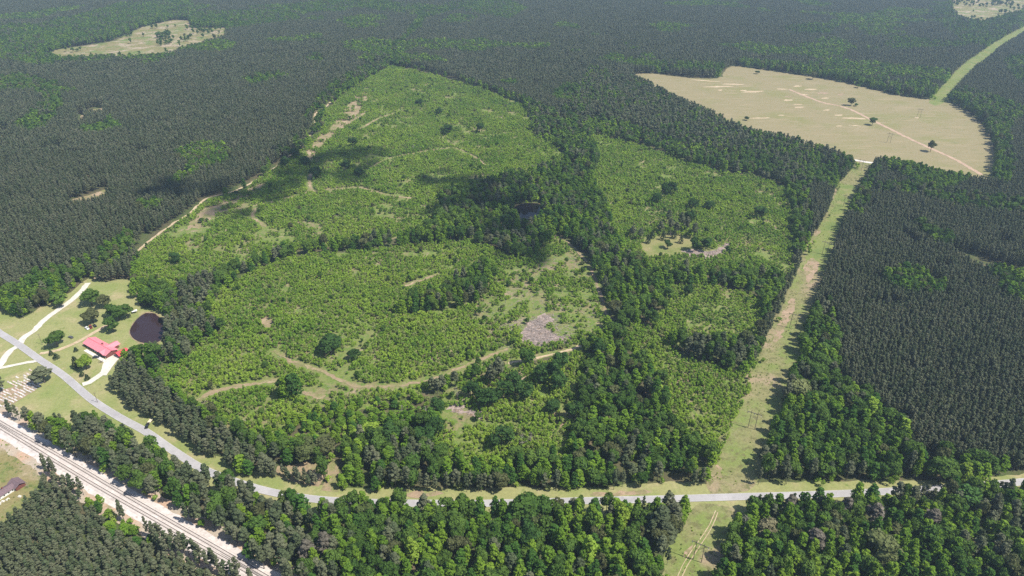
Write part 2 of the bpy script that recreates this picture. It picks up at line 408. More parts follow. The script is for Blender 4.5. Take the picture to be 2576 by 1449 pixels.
ROW_S = [(1745,1285),(1735,1300),(1700,1390),(1680,1449),(1620,1640),(1735,1640),(1787,1449),(1815,1360),(1844,1285)]
ROW_FAR = [(2345,250),(2420,170),(2500,110),(2576,68),(2640,35),(2660,40),(2590,80),(2520,125),(2440,185),(2375,257)]
FIELD = [(1600,205),(1590,188),(1650,187),(1740,197),(1810,197),(1832,172),(1850,167),(1960,182),(2050,195),(2150,215),(2250,240),(2320,250),(2350,252),(2390,260),(2440,290),(2470,320),(2490,360),(2497,395),(2492,430),(2480,468),(2380,456),(2290,434),(2210,416),(2165,414),(2130,414),(2060,387),(1950,354),(1870,342),(1800,300),(1700,258),(1640,225)]
YARD = [(-300,690),(0,777),(32,803),(50,807),(75,796),(112,773),(150,758),(200,727),(222,706),(260,715),(300,705),(330,715),(336,745),(342,782),(385,778),(412,790),(428,825),(420,855),(375,880),(345,895),(318,910),(300,922),(283,945),(278,972),(305,1008),(345,1041),(402,1068),(459,1108),(505,1142),(560,1171),(603,1188),(655,1200),(740,1219),(847,1238),(1030,1238),(1160,1239),(1388,1237),(1479,1238),(1557,1234),(1583,1226),(1776,1224),(1905,1226),(2061,1222),(2165,1221),(2296,1218),(2361,1221),(2426,1216),(2478,1214),(2530,1208),(2700,1195),(2900,1180),(2900,1215),(2700,1240),(2500,1250),(2300,1265),(2100,1276),(1950,1282),(1840,1286),(1740,1288),(1400,1302),(1100,1308),(900,1303),(780,1295),(700,1288),(640,1265),(560,1240),(470,1200),(380,1145),(300,1098),(240,1083),(180,1085),(110,1078),(75,1066),(46,1050),(0,1034),(-300,860)]
SCRUB = [(-300,930),(0,1092),(100,1165),(122,1185),(115,1215),(95,1255),(50,1290),(0,1327),(-300,1340)]
RAIL = [(-300,858),(0,1033),(72,1079),(172,1143),(258,1185),(356,1245),(459,1309),(574,1378),(700,1455),(920,1590),(780,1610),(640,1475),(545,1418),(445,1374),(396,1348),(330,1318),(287,1294),(221,1244),(161,1208),(100,1168),(0,1097),(-300,935)]
FAR_CLEAR = [(100,142),(150,124),(280,104),(360,68),(440,50),(478,52),(482,70),(575,70),(566,104),(470,132),(420,150),(330,156),(250,152),(160,158)]
FAR_CLEAR_E = [(2395,40),(2390,12),(2420,-12),(2700,-30),(2700,45),(2560,38),(2470,62),(2430,60)]
BARE_LOW = [(480,560),(520,520),(600,490),(660,460),(690,448),(680,466),(620,500),(560,528),(500,575)]
BARE_UP = [(770,392),(795,350),(835,318),(872,268),(905,232),(935,240),(900,290),(862,330),(820,362),(790,398)]
HILLOCK = [(700,1172),(800,1166),(812,1200),(800,1222),(740,1214),(690,1196)]
GAP_TRACK = [(818,1176),(836,1155),(848,1158),(852,1190),(854,1241),(806,1234),(822,1205)]
YARD_R = [(1612,622),(1625,600),(1690,592),(1735,596),(1745,612),(1738,630),(1710,640),(1660,648),(1625,645)]

sheet('clear_cut_ground', CUT_UP, 0.06, M['cut'], label='green and tan clear-cut slope of saplings behind the tree belt', cat='clearing')
sheet('clear_cut_ground', CUT_LOW, 0.055, M['cut'], label='bright green clear-cut ground between the tree belt and the road', cat='clearing')
sheet('clear_cut_ground', CUT_R1, 0.05, M['cut'], label='clear-cut ground beside the creek trees, with a grassy yard in it', cat='clearing')
sheet('clear_cut_ground', CUT_R2, 0.045, M['cut'], label='small clear-cut pocket enclosed by hardwoods near the power line', cat='clearing')
sheet('clear_cut_ground', CUT_R3, 0.04, M['cut'], label='clear-cut wedge tapering down along the power line strip', cat='clearing')
sheet('clear_cut_ground', CUT_S, 0.035, M['cut'], label='small sapling clearing among big oaks north of the road', cat='clearing')
sheet('power_line_strip', grow(ROW_N), 0.10, M['row'], world=True, jit=1.0, label='grassy power line strip running up from the road to the hay field', cat='clearing')
sheet('power_line_strip', grow(ROW_S), 0.105, M['row'], world=True, jit=1.0, label='grassy power line strip south of the road with wheel tracks', cat='clearing')
sheet('power_line_strip', grow(ROW_FAR), 0.115, M['green_row'], world=True, jit=1.5, label='bright green power line strip beyond the hay field', cat='clearing')
sheet('mown_strip', [(2012,680),(2030,640),(2048,608),(2072,563),(2090,528),(2102,490),(2110,470),(2158,472),(2140,515),(2112,570),(2088,640),(2075,680)], 0.125, M['green_row'], jit=1.2, label='bright green mown stretch of the power line strip', cat='grass strip')
sheet('hay_field', grow(FIELD, 3.0), 0.085, M['hay'], world=True, jit=1.5, label='pale olive mown hay field with sandy scars', cat='field')
sheet('lawn', grow(YARD, 3.5), 0.07, M['lawn'], world=True, jit=0.6, label='sunny lawn and grass verge along the paved road', cat='lawn')
sheet('scrub_field', SCRUB, 0.03, M['scrub'], label='rough scrubby field on the far side of the railway', cat='field')
sheet('far_clearing', FAR_CLEAR, 0.06, M['scrub'], jit=2, label='pale far clearing with stumps deep in the woods', cat='clearing')
sheet('far_clearing', FAR_CLEAR_E, 0.06, M['scrub'], jit=2, label='pale scrubby far clearing at the end of the power line', cat='clearing')
sheet('grassy_mound', HILLOCK, 0.078, M['track'], label='tan grassy bank behind a row of small pines by the road', cat='bank')
sheet('clearing_entrance', GAP_TRACK, 0.082, M['track'], label='dirt entrance into the woods from the road', cat='track')
sheet('grass_yard', YARD_R, 0.09, M['verge'], step=3, jit=1.6, label='small grassy yard among cedars inside the clear-cut', cat='yard')
sheet('slash_ground', [(1310,865),(1318,830),(1345,800),(1375,790),(1390,812),(1368,825),(1395,838),(1420,852),(1400,866),(1355,868)], 0.12, M['slash'], step=2.2, jit=1.3, label='ground under the big heap of grey logging slash', cat='clearing')
sheet('slash_ground', [(1715,632),(1745,628),(1790,632),(1825,612),(1842,608),(1830,625),(1800,645),(1765,652),(1735,645)], 0.12, M['slash'], step=2.2, jit=1.3, label='crescent of pale logging slash below the twin oaks', cat='clearing')
sheet('slash_ground', [(1050,186),(1085,192),(1125,203),(1150,214),(1110,214),(1085,221),(1052,212)], 0.12, M['track'], step=2.2, jit=1.3, label='bare slash patch near the top of the clear-cut', cat='clearing')
sheet('slash_ground', [(1130,1030),(1160,1008),(1175,1005),(1160,1030),(1225,1035),(1240,1045),(1200,1050)], 0.12, M['slash'], step=2.2, jit=1.3, label='pinkish bare slash under the oaks north of the road', cat='clearing')
sheet('slash_ground', [(1375,1045),(1400,1030),(1425,1040),(1440,1065),(1420,1075)], 0.12, M['track'], step=2.2, jit=1.3, label='bare patch beside the round dark tree', cat='clearing')
sheet('slash_ground', [(650,805),(678,798),(696,812),(690,830),(662,834)], 0.12, M['track'], step=2.2, jit=1.5, label='bare tan patch in the middle of the clear-cut saplings', cat='clearing')
sheet('bare_slope', BARE_LOW, 0.1, M['track'], step=3, jit=1.6, label='bare tan strip inside the boundary track in the upper clear-cut', cat='slope')
sheet('bare_slope', BARE_UP, 0.1, M['track'], step=3, jit=1.6, label='bare tan slope of skid trails along the upper boundary', cat='slope')
sheet('slash_ground', [(1680,965),(1720,950),(1760,975),(1740,1000),(1695,995)], 0.12, M['track'], step=2.2, jit=1.5, label='bare brown patch in the wedge beside the power line', cat='clearing')

TRACKS = {
 'a': ([(487,1012),(530,990),(590,975),(640,966),(692,958),(760,985),(815,1000)], 7.0, 'track', 'tan track bending round the tall clump in the clear-cut'),
 'b': ([(690,880),(720,902),(753,915),(803,931),(853,955),(903,971),(986,971),(1086,955),(1153,928),(1219,901),(1278,878)], 4.6, 'track', 'winding dirt track across the lower clear-cut'),
 'c': ([(1278,915),(1357,898),(1420,884),(1463,870),(1507,843)], 4.2, 'sand', 'short bright sandy track below the slash heap'),
 'd': ([(470,580),(485,563),(522,539),(635,519),(735,496),(785,483),(869,474),(909,473),(969,489),(1035,499)], 5.0, 'track', 'tan track along the upper clear-cut slope'),
 'e': ([(785,483),(779,460),(782,440),(800,432),(835,426)], 7.0, 'track', 'tan spur track in the cloud shade'),
 'f': ([(919,433),(975,400),(1075,380),(1142,373),(1192,393),(1220,415)], 4.0, 'track', 'pale ridge track over the rounded slope'),
 'h': ([(1387,586),(1427,609),(1470,652),(1494,696),(1510,739),(1524,786),(1540,830)], 4.5, 'track', 'dirt track down the edge of the creek trees'),
 'i': ([(645,523),(636,545),(655,560),(670,572)], 5.0, 'track', 'short faint track below the upper slope track'),
 'j': ([(960,610),(1010,595),(1060,590)], 3.0, 'track', 'faint path behind the tree belt'),
 'k': ([(1020,720),(1075,700),(1105,690)], 5.0, 'track', 'short bare strip above the clump in the clear-cut'),
 'l': ([(858,325),(880,310),(918,285)], 7.0, 'track', 'bare skid trail near the upper boundary'),
 'n': ([(905,325),(950,300),(995,285)], 6.0, 'track', 'second bare skid trail near the upper boundary'),
}
for k, (p, w, m, lab) in TRACKS.items():
    ribbon('dirt_track', p, w * 0.6, 0.16 if m == 'track' else 0.18, M[m], step=2.5, jit=0.5, wjit=0.28, label=lab, cat='track')
BOUND = [(857,228),(840,248),(817,270),(793,288),(793,320),(760,362),(725,395),(680,430),(600,477),(520,500),(479,536),(442,559),(385,599),(345,633),(290,668),(235,702)]
ribbon('boundary_track', BOUND, 3.0, 0.2, M['sand'], jit=0.5, wjit=0.15, label='pale sandy track along the edge of the big pine plantation', cat='track')
ribbon('boundary_track', [(1035,173),(1075,183),(1110,192),(1150,206)], 5.0, 0.2, M['clay'], jit=0.5, wjit=0.15, label='orange clay track at the top edge of the clear-cut', cat='track')
ribbon('field_track', [(1985,225),(2060,255),(2130,272),(2195,303),(2240,325),(2290,350),(2340,373),(2400,400),(2470,440)], 5.5, 0.16, M['reddish'], jit=0.4, wjit=0.12, label='reddish dirt track crossing the hay field', cat='track')
ribbon('field_road', [(2150,403),(2165,405),(2180,408),(2200,411)], 6.5, 0.2, M['drive'], jit=0.1, label='white gravel road where the power line meets the field', cat='road')
ribbon('wheel_track', [(1800,1285),(1785,1320),(1757,1362),(1730,1400),(1705,1449),(1650,1600)], 0.45, 0.18, M['sand'], wjit=0.2, label='pale wheel rut in the grass, nearer the dark pine', cat='track')
ribbon('wheel_track', [(1806,1289),(1792,1324),(1766,1366),(1741,1404),(1717,1449),(1664,1600)], 0.45, 0.18, M['sand'], wjit=0.2, label='pale wheel rut in the grass, nearer the wooden frame pole', cat='track')
for p, lab in (([(1962,800),(1985,757),(1998,752),(2000,775),(1985,800),(1965,850),(1945,860)], 'bare orange clay beside the power line trees'),
               ([(2022,675),(2040,650),(2060,660),(2050,690),(2030,710)], 'bare pinkish clay in the middle of the power line strip'),
               ([(1720,1385),(1735,1372),(1738,1380),(1724,1395)], 'small orange clay scar by the wheel ruts'),
               ([(1790,1205),(1800,1170),(1815,1180),(1812,1212)], 'bare tan corner where the strip meets the verge'),
               ([(1000,1240),(1060,1237),(1120,1240),(1090,1250),(1010,1252)], 'bare red clay on the road verge'),
               ([(1490,1243),(1560,1237),(1640,1236),(1600,1245),(1510,1249)], 'bare tan patch on the road verge')):
    sheet('bare_soil', p, 0.145, M['clay'], step=3, jit=0.8, label=lab, cat='soil patch')
for i, (x, y, w, h, lab) in enumerate([(1806,218,38,2,'long thin sandy streak near the far woods'),(1840,212,30,1.6,'thin sandy streak in the upper field'),(1893,231,34,2.2,'pale curved sandy streak in the upper field'),(1870,228,10,1.6,'small sandy dash beside the curved streak'),(1812,227,6,2,'small sandy dot in the upper field'),(2070,234,14,4.5,'pinkish bare patch in the field'),(2115,237,10,4,'faint pinkish bare patch in the field'),(1982,252,13,2,'bright sandy dash in mid field'),(2010,270,14,1.4,'pale sandy dash in mid field'),(2005,263,12,1.2,'faint sandy dash in mid field'),(2005,217,12,1.6,'sandy dash below the far woods'),(2040,225,20,1.6,'long sandy dash below the far woods'),(1965,224,16,1.5,'sandy dash in the upper field'),(2150,298,40,1.8,'long sandy streak beside the field track'),(2110,290,12,1.5,'sandy dash near the long streak'),(1910,297,26,1.5,'dotted sandy streak beside a small shrub'),(1965,290,10,1.2,'tiny sandy dash in the lower field'),(2020,238,14,1.6,'sandy dash above mid field'),(1985,243,10,2.4,'pinkish sandy spot in mid field'),(2306,296,6,1.6,'white gravel pad below the frame pole in the field'),(2110,317,10,1.3,'pale dash in the lower field'),(2150,316,16,1.1,'thin pale dash in the lower field'),(2075,247,12,1.6,'pale dash by the bare patch'),(1770,203,40,1.4,'thin pale line at the field edge'),(2080,277,9,1.4,'tiny pale dash in the green part of the field')]):
    a = rng.uniform(-0.1, 0.25) if i % 2 else rng.uniform(-0.3, 0.05)
    pts = []
    for t in np.linspace(0, 2 * math.pi, 14, endpoint=False):
        r = rng.uniform(0.65, 1.15)
        pts.append((x + w * math.cos(t) * r, y + h * math.sin(t) * r + a * 0.25 * w * math.cos(t)))
    sheet('sand_scar', pts, 0.12, M['sand'] if 'pink' not in lab else M['clay'], step=4, jit=0.5, label=lab + ' (%s)' % ['east', 'west'][i % 2] if False else lab, cat='soil patch')
for p, lab in (([(200,303),(203,290),(211,291),(213,303),(207,307)], 'small orange clay patch deep in the pine plantation'),
               ([(215,278),(240,273),(262,274),(240,281)], 'thin pale gap deep in the pine plantation'),
               ([(180,503),(230,490),(275,470),(270,485),(220,502)], 'tan clearing inside the pine plantation')):
    sheet('bare_soil', p, 0.13, M['clay'] if 'orange' in lab else M['track'], step=5, jit=1, label=lab, cat='soil patch')

# ---- paved road, drives
ROAD = [(-320,665),(-60,800),(0,838),(48,868),(100,905),(160,945),(230,1005),(300,1050),(365,1085),(430,1130),(510,1180),(600,1215),(690,1240),(800,1257),(950,1265),(1200,1267),(1450,1261),(1700,1255),(1870,1250),(2100,1243),(2300,1233),(2450,1223),(2600,1210),(2900,1180)]
ribbon('road', ROAD, 5.2, 0.30, M['asphalt'], step=5, label='worn pale grey two-lane road curving past the woods', cat='road')
RG = densify(G(ROAD), 5, 0, 1, False)
_T = np.gradient(RG, axis=0); _T /= np.linalg.norm(_T, axis=1)[:, None]; _N = np.stack([-_T[:, 1], _T[:, 0]], 1)
for off, lab in ((2.42, 'thin worn white line along the north edge of the road'), (-2.42, 'thin worn white line along the south edge of the road')):
    ribbon('road_marking', RG + _N * off, 0.13, 0.34, M['line'], step=6, world=True, label=lab, cat='road marking')
DRIVES = [
 ([(48,866),(60,850),(85,832),(112,805),(150,777),(170,764),(200,737),(222,712)], 5.0, 'drive', 'pale dirt lane leading from the road into the plantation'),
 ([(100,890),(125,886),(160,876),(200,858),(235,838),(268,818)], 3.4, 'sand', 'faint two-rut drive passing behind the red-roofed house'),
 ([(207,968),(225,962),(250,945),(265,930),(272,912),(285,897)], 4.6, 'drive', 'white gravel drive curving up to the red-roofed house'),
 ([(45,872),(28,880),(12,900),(0,920),(-60,980)], 5.0, 'drive', 'wide pale gravel drive going to the cemetery'),
 ([(95,908),(70,912),(40,918),(10,924),(-30,932)], 3.0, 'drive', 'narrow pale drive passing above the cemetery'),
]
for dk, (p, w, m, lab) in enumerate(DRIVES):
    ribbon('driveway', p, w, 0.20 + 0.012 * dk, M[m], step=3, jit=0.15, wjit=0.08, label=lab, cat='driveway')
sheet('driveway', [(253,938),(266,905),(288,893),(306,897),(298,905),(280,925),(268,945)], 0.27, M['drive'], step=2.5, jit=0.2, label='white gravel parking apron between the house and garage', cat='driveway')

# ---- ponds
def pond(pts, lab, mat='water'):
    P = G(pts); c = P.mean(0)
    sheet('pond_bank', c + (P - c) * (1.07 if mat == 'water' else 1.015), 0.13, M['track'], step=3, jit=0.25, world=True, label='muddy rim around the ' + lab, cat='bank')
    sheet('pond', P, 0.2, M[mat], step=3, jit=0.12, world=True, label=lab, cat='pond')
POND1 = [(327,831),(336,815),(350,798),(367,788),(385,788),(400,797),(412,812),(416,832),(410,850),(395,862),(372,864),(352,861),(335,851),(329,842)]
POND2 = [(1290,532),(1302,516),(1335,511),(1360,515),(1364,540),(1350,568),(1320,575),(1292,558)]
DARK_PATCH = [(1595,985),(1622,985),(1626,1020),(1610,1034),(1592,1025)]  # small flat dark patch among the trees, drawn with the pond sheets
pond(POND1, 'dark brown farm pond beside the red-roofed house')
M['dark_water'] = M['water'].copy(); M['dark_water'].node_tree.nodes['Principled BSDF'].inputs['Base Color'].default_value = (0.007, 0.006, 0.008, 1)
pond(POND2, 'dark creek pond hidden in the trees between the clear-cuts', 'dark_water')
pond(DARK_PATCH, 'tiny dark patch in the woods near the road', 'dark_water')

# ---- railway
ribbon('railway_shoulder', [(-330,890),(0,1062),(230,1206),(402,1308),(574,1402),(700,1476),(920,1600)], 26, 0.09, M['shoulder'], step=5, jit=0.4, wjit=0.07, label='tan earth shoulders along both sides of the railway', cat='railway bed')
T1 = [(-330,872),(0,1063),(144,1145),(287,1230),(402,1297),(517,1363),(660,1446),(900,1585)]
T2 = [(-330,880),(0,1077),(144,1165),(230,1217),(316,1267),(402,1316),(488,1366),(574,1414),(640,1450),(880,1590)]
def rail_track(pts, lab, bed):
    P = densify(G(pts), 6, 0, 5, False)
    T = np.gradient(P, axis=0); T /= np.linalg.norm(T, axis=1)[:, None]; N = np.stack([-T[:, 1], T[:, 0]], 1)
    root = empty('railway_track', (P[len(P) // 2][0], P[len(P) // 2][1], 0))
    off = np.array([P[len(P) // 2][0], P[len(P) // 2][1]])
    tag(root, lab, 'railway')
    mb = MB()
    n = len(P); prof = [(-bed / 2 - 0.8, 0.1), (-bed / 2, 0.55), (bed / 2, 0.55), (bed / 2 + 0.8, 0.1)]
    vs_ = []
    for q, nn in zip(P - off, N):
        for o_, z in prof: vs_.append((q[0] + nn[0] * o_, q[1] + nn[1] * o_, z))
    mb.add(vs_, [(i * 4 + k + 1, i * 4 + k, (i + 1) * 4 + k, (i + 1) * 4 + k + 1) for i in range(n - 1) for k in range(3)])
    mb.build('ballast_bed', M['ballast'], root)
    for s in (-0.75, 0.75):
        mb = MB(); vs_ = []
        for q, nn in zip(P - off, N):
            for o_, z in ((-0.11, 0.70), (-0.11, 0.88), (0.11, 0.88), (0.11, 0.70)): vs_.append((q[0] + nn[0] * (s + o_), q[1] + nn[1] * (s + o_), z))
        mb.add(vs_, [(i * 4 + k + 1, i * 4 + k, (i + 1) * 4 + k, (i + 1) * 4 + k + 1) for i in range(n - 1) for k in range(3)])
        mb.build('rail', M['steel'], root)
    d = np.r_[0, np.cumsum(np.hypot(*np.diff(P, axis=0).T))]
    ss = np.arange(0, d[-1], 0.62)
    px, py = np.interp(ss, d, P[:, 0]) - off[0], np.interp(ss, d, P[:, 1]) - off[1]
    tx, ty = np.interp(ss, d, T[:, 0]), np.interp(ss, d, T[:, 1])
    # sleepers: the nearest 300 in view as separate pieces, the rest as one part
    X, Y = px + off[0], py + off[1]
    qx, qy = proj(X, Y)
    vis = (qx > -5) & (qx < 2580) & (qy < 1455)
    order = np.argsort(np.where(vis, np.hypot(X, Y), 1e9))[:300]
    near = set(int(i) for i in order if vis[i])
    one = MB().box(-0.13, 0.13, -1.3, 1.3, 0.5, 0.70).mesh('sleeper', M['sleeper'])
    rest = MB()
    for i in range(len(ss)):
        a = math.atan2(ty[i], tx[i])
        if i in near:
            o = bpy.data.objects.new('sleeper', one); o.location = (px[i], py[i], 0); o.rotation_euler = (0, 0, a)
            link(o, root)
        else:
            c_, s_ = math.cos(a), math.sin(a)
            b8 = [(x, y, z) for z in (0.5, 0.70) for x, y in ((-.13, -1.3), (.13, -1.3), (.13, 1.3), (-.13, 1.3))]
            rest.add([(px[i] + x * c_ - y * s_, py[i] + x * s_ + y * c_, z) for x, y, z in b8], [(4,5,6,7),(0,1,5,4),(1,2,6,5),(2,3,7,6),(3,0,4,7)])
    tag(rest.build('sleepers', M['sleeper'], root), kind='stuff')
rail_track(T1, 'railway track on pale ballast, the one nearer the paved road', 3.4)
rail_track(T2, 'railway track on pale ballast, the one nearer the scrub field', 3.4)
ribbon('ballast_strip', [((a[0] + b[0]) / 2, (a[1] + b[1]) / 2) for a, b in zip([(-330,872),(0,1063),(144,1145),(287,1230),(402,1297),(517,1363),(660,1446),(900,1585)], [(-330,882),(0,1079),(150,1169),(270,1242),(385,1306),(490,1367),(630,1447),(870,1590)])], 13.5, 0.14, M['ballast'], step=5, jit=0.2, wjit=0.05, label='wide pale gravel bed under the two railway tracks', cat='railway bed')

# ------------------------------------------------------------------ tree shapes
def cards(P, N, size, rnd=0.45, rn=rng):
    """leaf clumps: bent quads facing mostly outward"""
    n = len(P)
    N = N / (np.linalg.norm(N, axis=1)[:, None] + 1e-9) * (1 - rnd) + rn.normal(0, 0.6, (n, 3)) * rnd * 1.3
    N /= np.linalg.norm(N, axis=1)[:, None] + 1e-9
    A = np.cross(N, rn.normal(0, 1, (n, 3))); A /= np.linalg.norm(A, axis=1)[:, None] + 1e-9
    B = np.cross(N, A)
    s = (np.asarray(size) * rn.uniform(0.6, 1.3, n))[:, None]
    c = []
    for a, b in ((-1, -1), (1, -1), (1, 1), (-1, 1)):
        ja, jb = rn.uniform(0.55, 1.15, (n, 1)), rn.uniform(0.55, 1.15, (n, 1))
        c.append(P + A * s * a * ja * 0.5 + B * s * b * jb * 0.5 + N * s * rn.uniform(-0.22, 0.22, (n, 1)))
    V = np.stack(c, 1).reshape(-1, 3)
    return V
def sphere_dirs(n, rn, up=0.0):
    d = rn.normal(0, 1, (n, 3)); d[:, 2] += up
    return d / np.linalg.norm(d, axis=1)[:, None]
def lobes_to_cards(cent, rad, per, size, rn, rnd=0.4, squash=0.85, up=0.25):
    Ps, Ns, Sz = [], [], []
    for k in range(len(cent)):
        d = sphere_dirs(per, rn, up)
        p = cent[k] + d * rad[k] * np.array([1, 1, squash]) * rn.uniform(0.75, 1.08, (per, 1))
        keep = np.ones(per, bool)
        for j in range(len(cent)):
            if j != k:
                q = (p - cent[j]) / np.array([1, 1, squash])
                keep &= np.linalg.norm(q, axis=1) > rad[j] * 0.72
        Ps.append(p[keep]); Ns.append(d[keep]); Sz.append(np.full(keep.sum(), size * (0.7 + 0.3 * rad[k] / np.max(rad))))
    P, N, Z = np.concatenate(Ps), np.concatenate(Ns), np.concatenate(Sz)
    return cards(P, N, Z, rnd, rn)
def crown_oak(rn, r, h, lod):
    n = int(rn.integers(11, 16)) if lod == 0 else 7
    base = 0.28 * h
    cent, rad = [], []
    for k in range(n):
        d = sphere_dirs(1, rn, 0.35)[0]
        q = rn.uniform(0.45, 0.72)
        cent.append((d[0] * r * q, d[1] * r * q, base + (h - base) * (0.5 + 0.36 * d[2] * q / 0.6)))
        rad.append(r * rn.uniform(0.30, 0.46))
    cent.append((0, 0, base + (h - base) * 0.62)); rad.append(r * 0.5)
    return lobes_to_cards(np.array(cent), np.array(rad), 95 if lod == 0 else 30, r * (0.205 if lod == 0 else 0.40), rn)
def crown_poplar(rn, r, h, lod):
    n = int(rn.integers(13, 18)) if lod == 0 else 8
    cent, rad = [], []
    for k in range(n):
        t = (k + 0.5) / n
        z = h * (0.22 + 0.74 * t)
        w = r * (1.0 - 0.72 * max(0, (t - 0.25) / 0.75) ** 1.3) * (0.75 + 0.25 * min(1, t / 0.2))
        a = k * 2.4 + rn.uniform(-0.5, 0.5)
        q = w * 0.55 * rn.uniform(0.7, 1.1)
        cent.append((math.cos(a) * q, math.sin(a) * q, z)); rad.append(w * rn.uniform(0.45, 0.62) + 0.25)
    return lobes_to_cards(np.array(cent), np.array(rad), 62 if lod == 0 else 24, r * (0.29 if lod == 0 else 0.55), rn, 0.42, 1.15)
def crown_pine(rn, r, h, lod, big=False):
    n = (22 if big else 17) if lod == 0 else 8
    base = 0.42 * h if big else 0.34 * h
    cent, rad = [], []
    for k in range(n):
        t = (k + 0.5) / n
        z = base + (h - base) * t * 0.97
        w = r * ((1 - t ** 1.9) * 0.85 + 0.13) if big else r * ((1 - t ** 1.7) * 0.72 + 0.16)
        if t < 0.15: w *= 0.75
        a = k * 2.4 + rn.uniform(-0.6, 0.6)
        q = w * rn.uniform(0.4, 0.85)
        cent.append((math.cos(a) * q, math.sin(a) * q, z)); rad.append(r * rn.uniform(0.26, 0.42) * (1.0 - 0.35 * t))
    return lobes_to_cards(np.array(cent), np.array(rad), 34 if lod == 0 else 22, r * (0.30 if lod == 0 else 0.52), rn, 0.30, 0.75)
def crown_bush(rn, r, h, lod):
    n = 5 if lod == 0 else 3
    cent, rad = [], []
    for k in range(n):
        a = rn.uniform(0, 6.28); q = r * rn.uniform(0, 0.6)
        cent.append((math.cos(a) * q, math.sin(a) * q, h * rn.uniform(0.35, 0.75))); rad.append(min(r, h) * rn.uniform(0.35, 0.55))
    cent.append((0, 0, h * 0.7)); rad.append(r * 0.42)
    return lobes_to_cards(np.array(cent), np.array(rad), 20 if lod == 0 else 12, r * (0.42 if lod == 0 else 0.6), rn, 0.45, 1.2)
def crown_cedar(rn, r, h, lod):
    n = 14 if lod == 0 else 8
    cent, rad = [], []
    for k in range(n):
        t = (k + 0.5) / n
        w = r * (1 - 0.85 * t)
        a = k * 2.4
        cent.append((math.cos(a) * w * 0.45, math.sin(a) * w * 0.45, h * (0.08 + 0.86 * t))); rad.append(w * 0.6 + 0.2)
    return lobes_to_cards(np.array(cent), np.array(rad), 40, r * 0.3, rn, 0.35, 1.1)
def trunk_mb(rn, h, r0, top, limbs, spread):
    mb = MB()
    lean = rn.normal(0, 0.015, 2) * h
    mid = Vector((lean[0] * 0.5, lean[1] * 0.5, h * top * 0.5)); tip = Vector((lean[0], lean[1], h * top))
    mb.tube((0, 0, -0.3), mid, r0, r0 * 0.72, 6, caps=False); mb.tube(mid, tip, r0 * 0.72, r0 * 0.2, 5, caps=False)
    for k in range(limbs):
        t = rn.uniform(0.45, 0.95); a = rn.uniform(0, 6.28)
        b = mid.lerp(tip, t)
        e = b + Vector((math.cos(a) * spread, math.sin(a) * spread, spread * rn.uniform(0.2, 0.8)))
        mb.tube(b, e, r0 * 0.3, r0 * 0.08, 3, caps=False)
    return mb
def dead_mb(rn, h):
    mb = trunk_mb(rn, h, 0.22, 0.98, 0, 1)
    for k in range(16):
        t = rn.uniform(0.3, 0.95); a = rn.uniform(0, 6.28); l = h * 0.3 * (1.1 - t) + 0.6
        b = Vector((0, 0, h * t)); e = b + Vector((math.cos(a) * l, math.sin(a) * l, l * rn.uniform(0.1, 0.8)))
        mb.tube(b, e, 0.08, 0.025, 3, caps=False)
        for q in range(3):
            w = b.lerp(e, rn.uniform(0.4, 1)); f = w + Vector(rn.normal(0, 0.35 * l, 3)); mb.tube(w, f, 0.03, 0.012, 3, caps=False)
    return mb
SPEC = {  # kind: (radius, height, crown function, leaf material, bark, trunk radius, top, limbs, big)
 'pine':    (2.7, 17.0, lambda rn, r, h, l: crown_pine(rn, r, h, l), 'pine', 'bark', 0.17, 0.93, 3),
 'big_pine':(3.9, 20.0, lambda rn, r, h, l: crown_pine(rn, r, h, l, True), 'pine', 'bark', 0.26, 0.9, 5),
 'oak':     (5.0, 15.0, crown_oak, 'oak', 'bark', 0.32, 0.62, 5),
 'poplar':  (3.3, 22.0, crown_poplar, 'poplar', 'pale_bark', 0.20, 0.92, 3),
 'sapling': (1.2, 3.9, crown_bush, 'sapling', 'bark', 0.05, 0.7, 2),
 'cedar':   (2.3, 7.5, crown_cedar, 'cedar', 'bark', 0.14, 0.9, 0),
}
LIBC = {}; PROTO = {}
for kind, (r, h, fn, lm, bk, tr, top, limbs) in SPEC.items():
    col = bpy.data.collections.new(kind + '_shapes')
    PROTO[kind] = []
    for lod in (0, 1):
        for k in range(5 if lod == 0 else 3):
            rn = np.random.default_rng(abs(hash(kind)) % 1000 if False else sum(map(ord, kind)) * 10 + lod * 50 + k)
            V = fn(rn, r, h, lod)
            n4 = len(V) // 4
            mb = trunk_mb(rn, h, tr, top, limbs if lod == 0 else 0, r * 0.55)
            tm = mb.mesh(kind + '_trunk', M[bk])
            cm = bpy.data.meshes.new(kind + '_crown')
            cm.from_pydata(V.tolist(), [], np.arange(n4 * 4).reshape(-1, 4).tolist()); cm.materials.append(M[lm])
            full = bpy.data.meshes.new(kind + '_full')
            b = len(V)
            full.from_pydata(V.tolist() + [tuple(p) for p in mb.v], [], np.arange(n4 * 4).reshape(-1, 4).tolist() + [tuple(b + i for i in f) for f in mb.f])
            full.materials.append(M[lm]); full.materials.append(M[bk])
            full.polygons.foreach_set('material_index', [0] * n4 + [1] * len(mb.f))
            o = bpy.data.objects.new('%s_shape_%d%d' % (kind, lod, k), full)
            col.objects.link(o)
            if lod == 0: PROTO[kind].append((tm, cm))
    LIBC[kind] = col

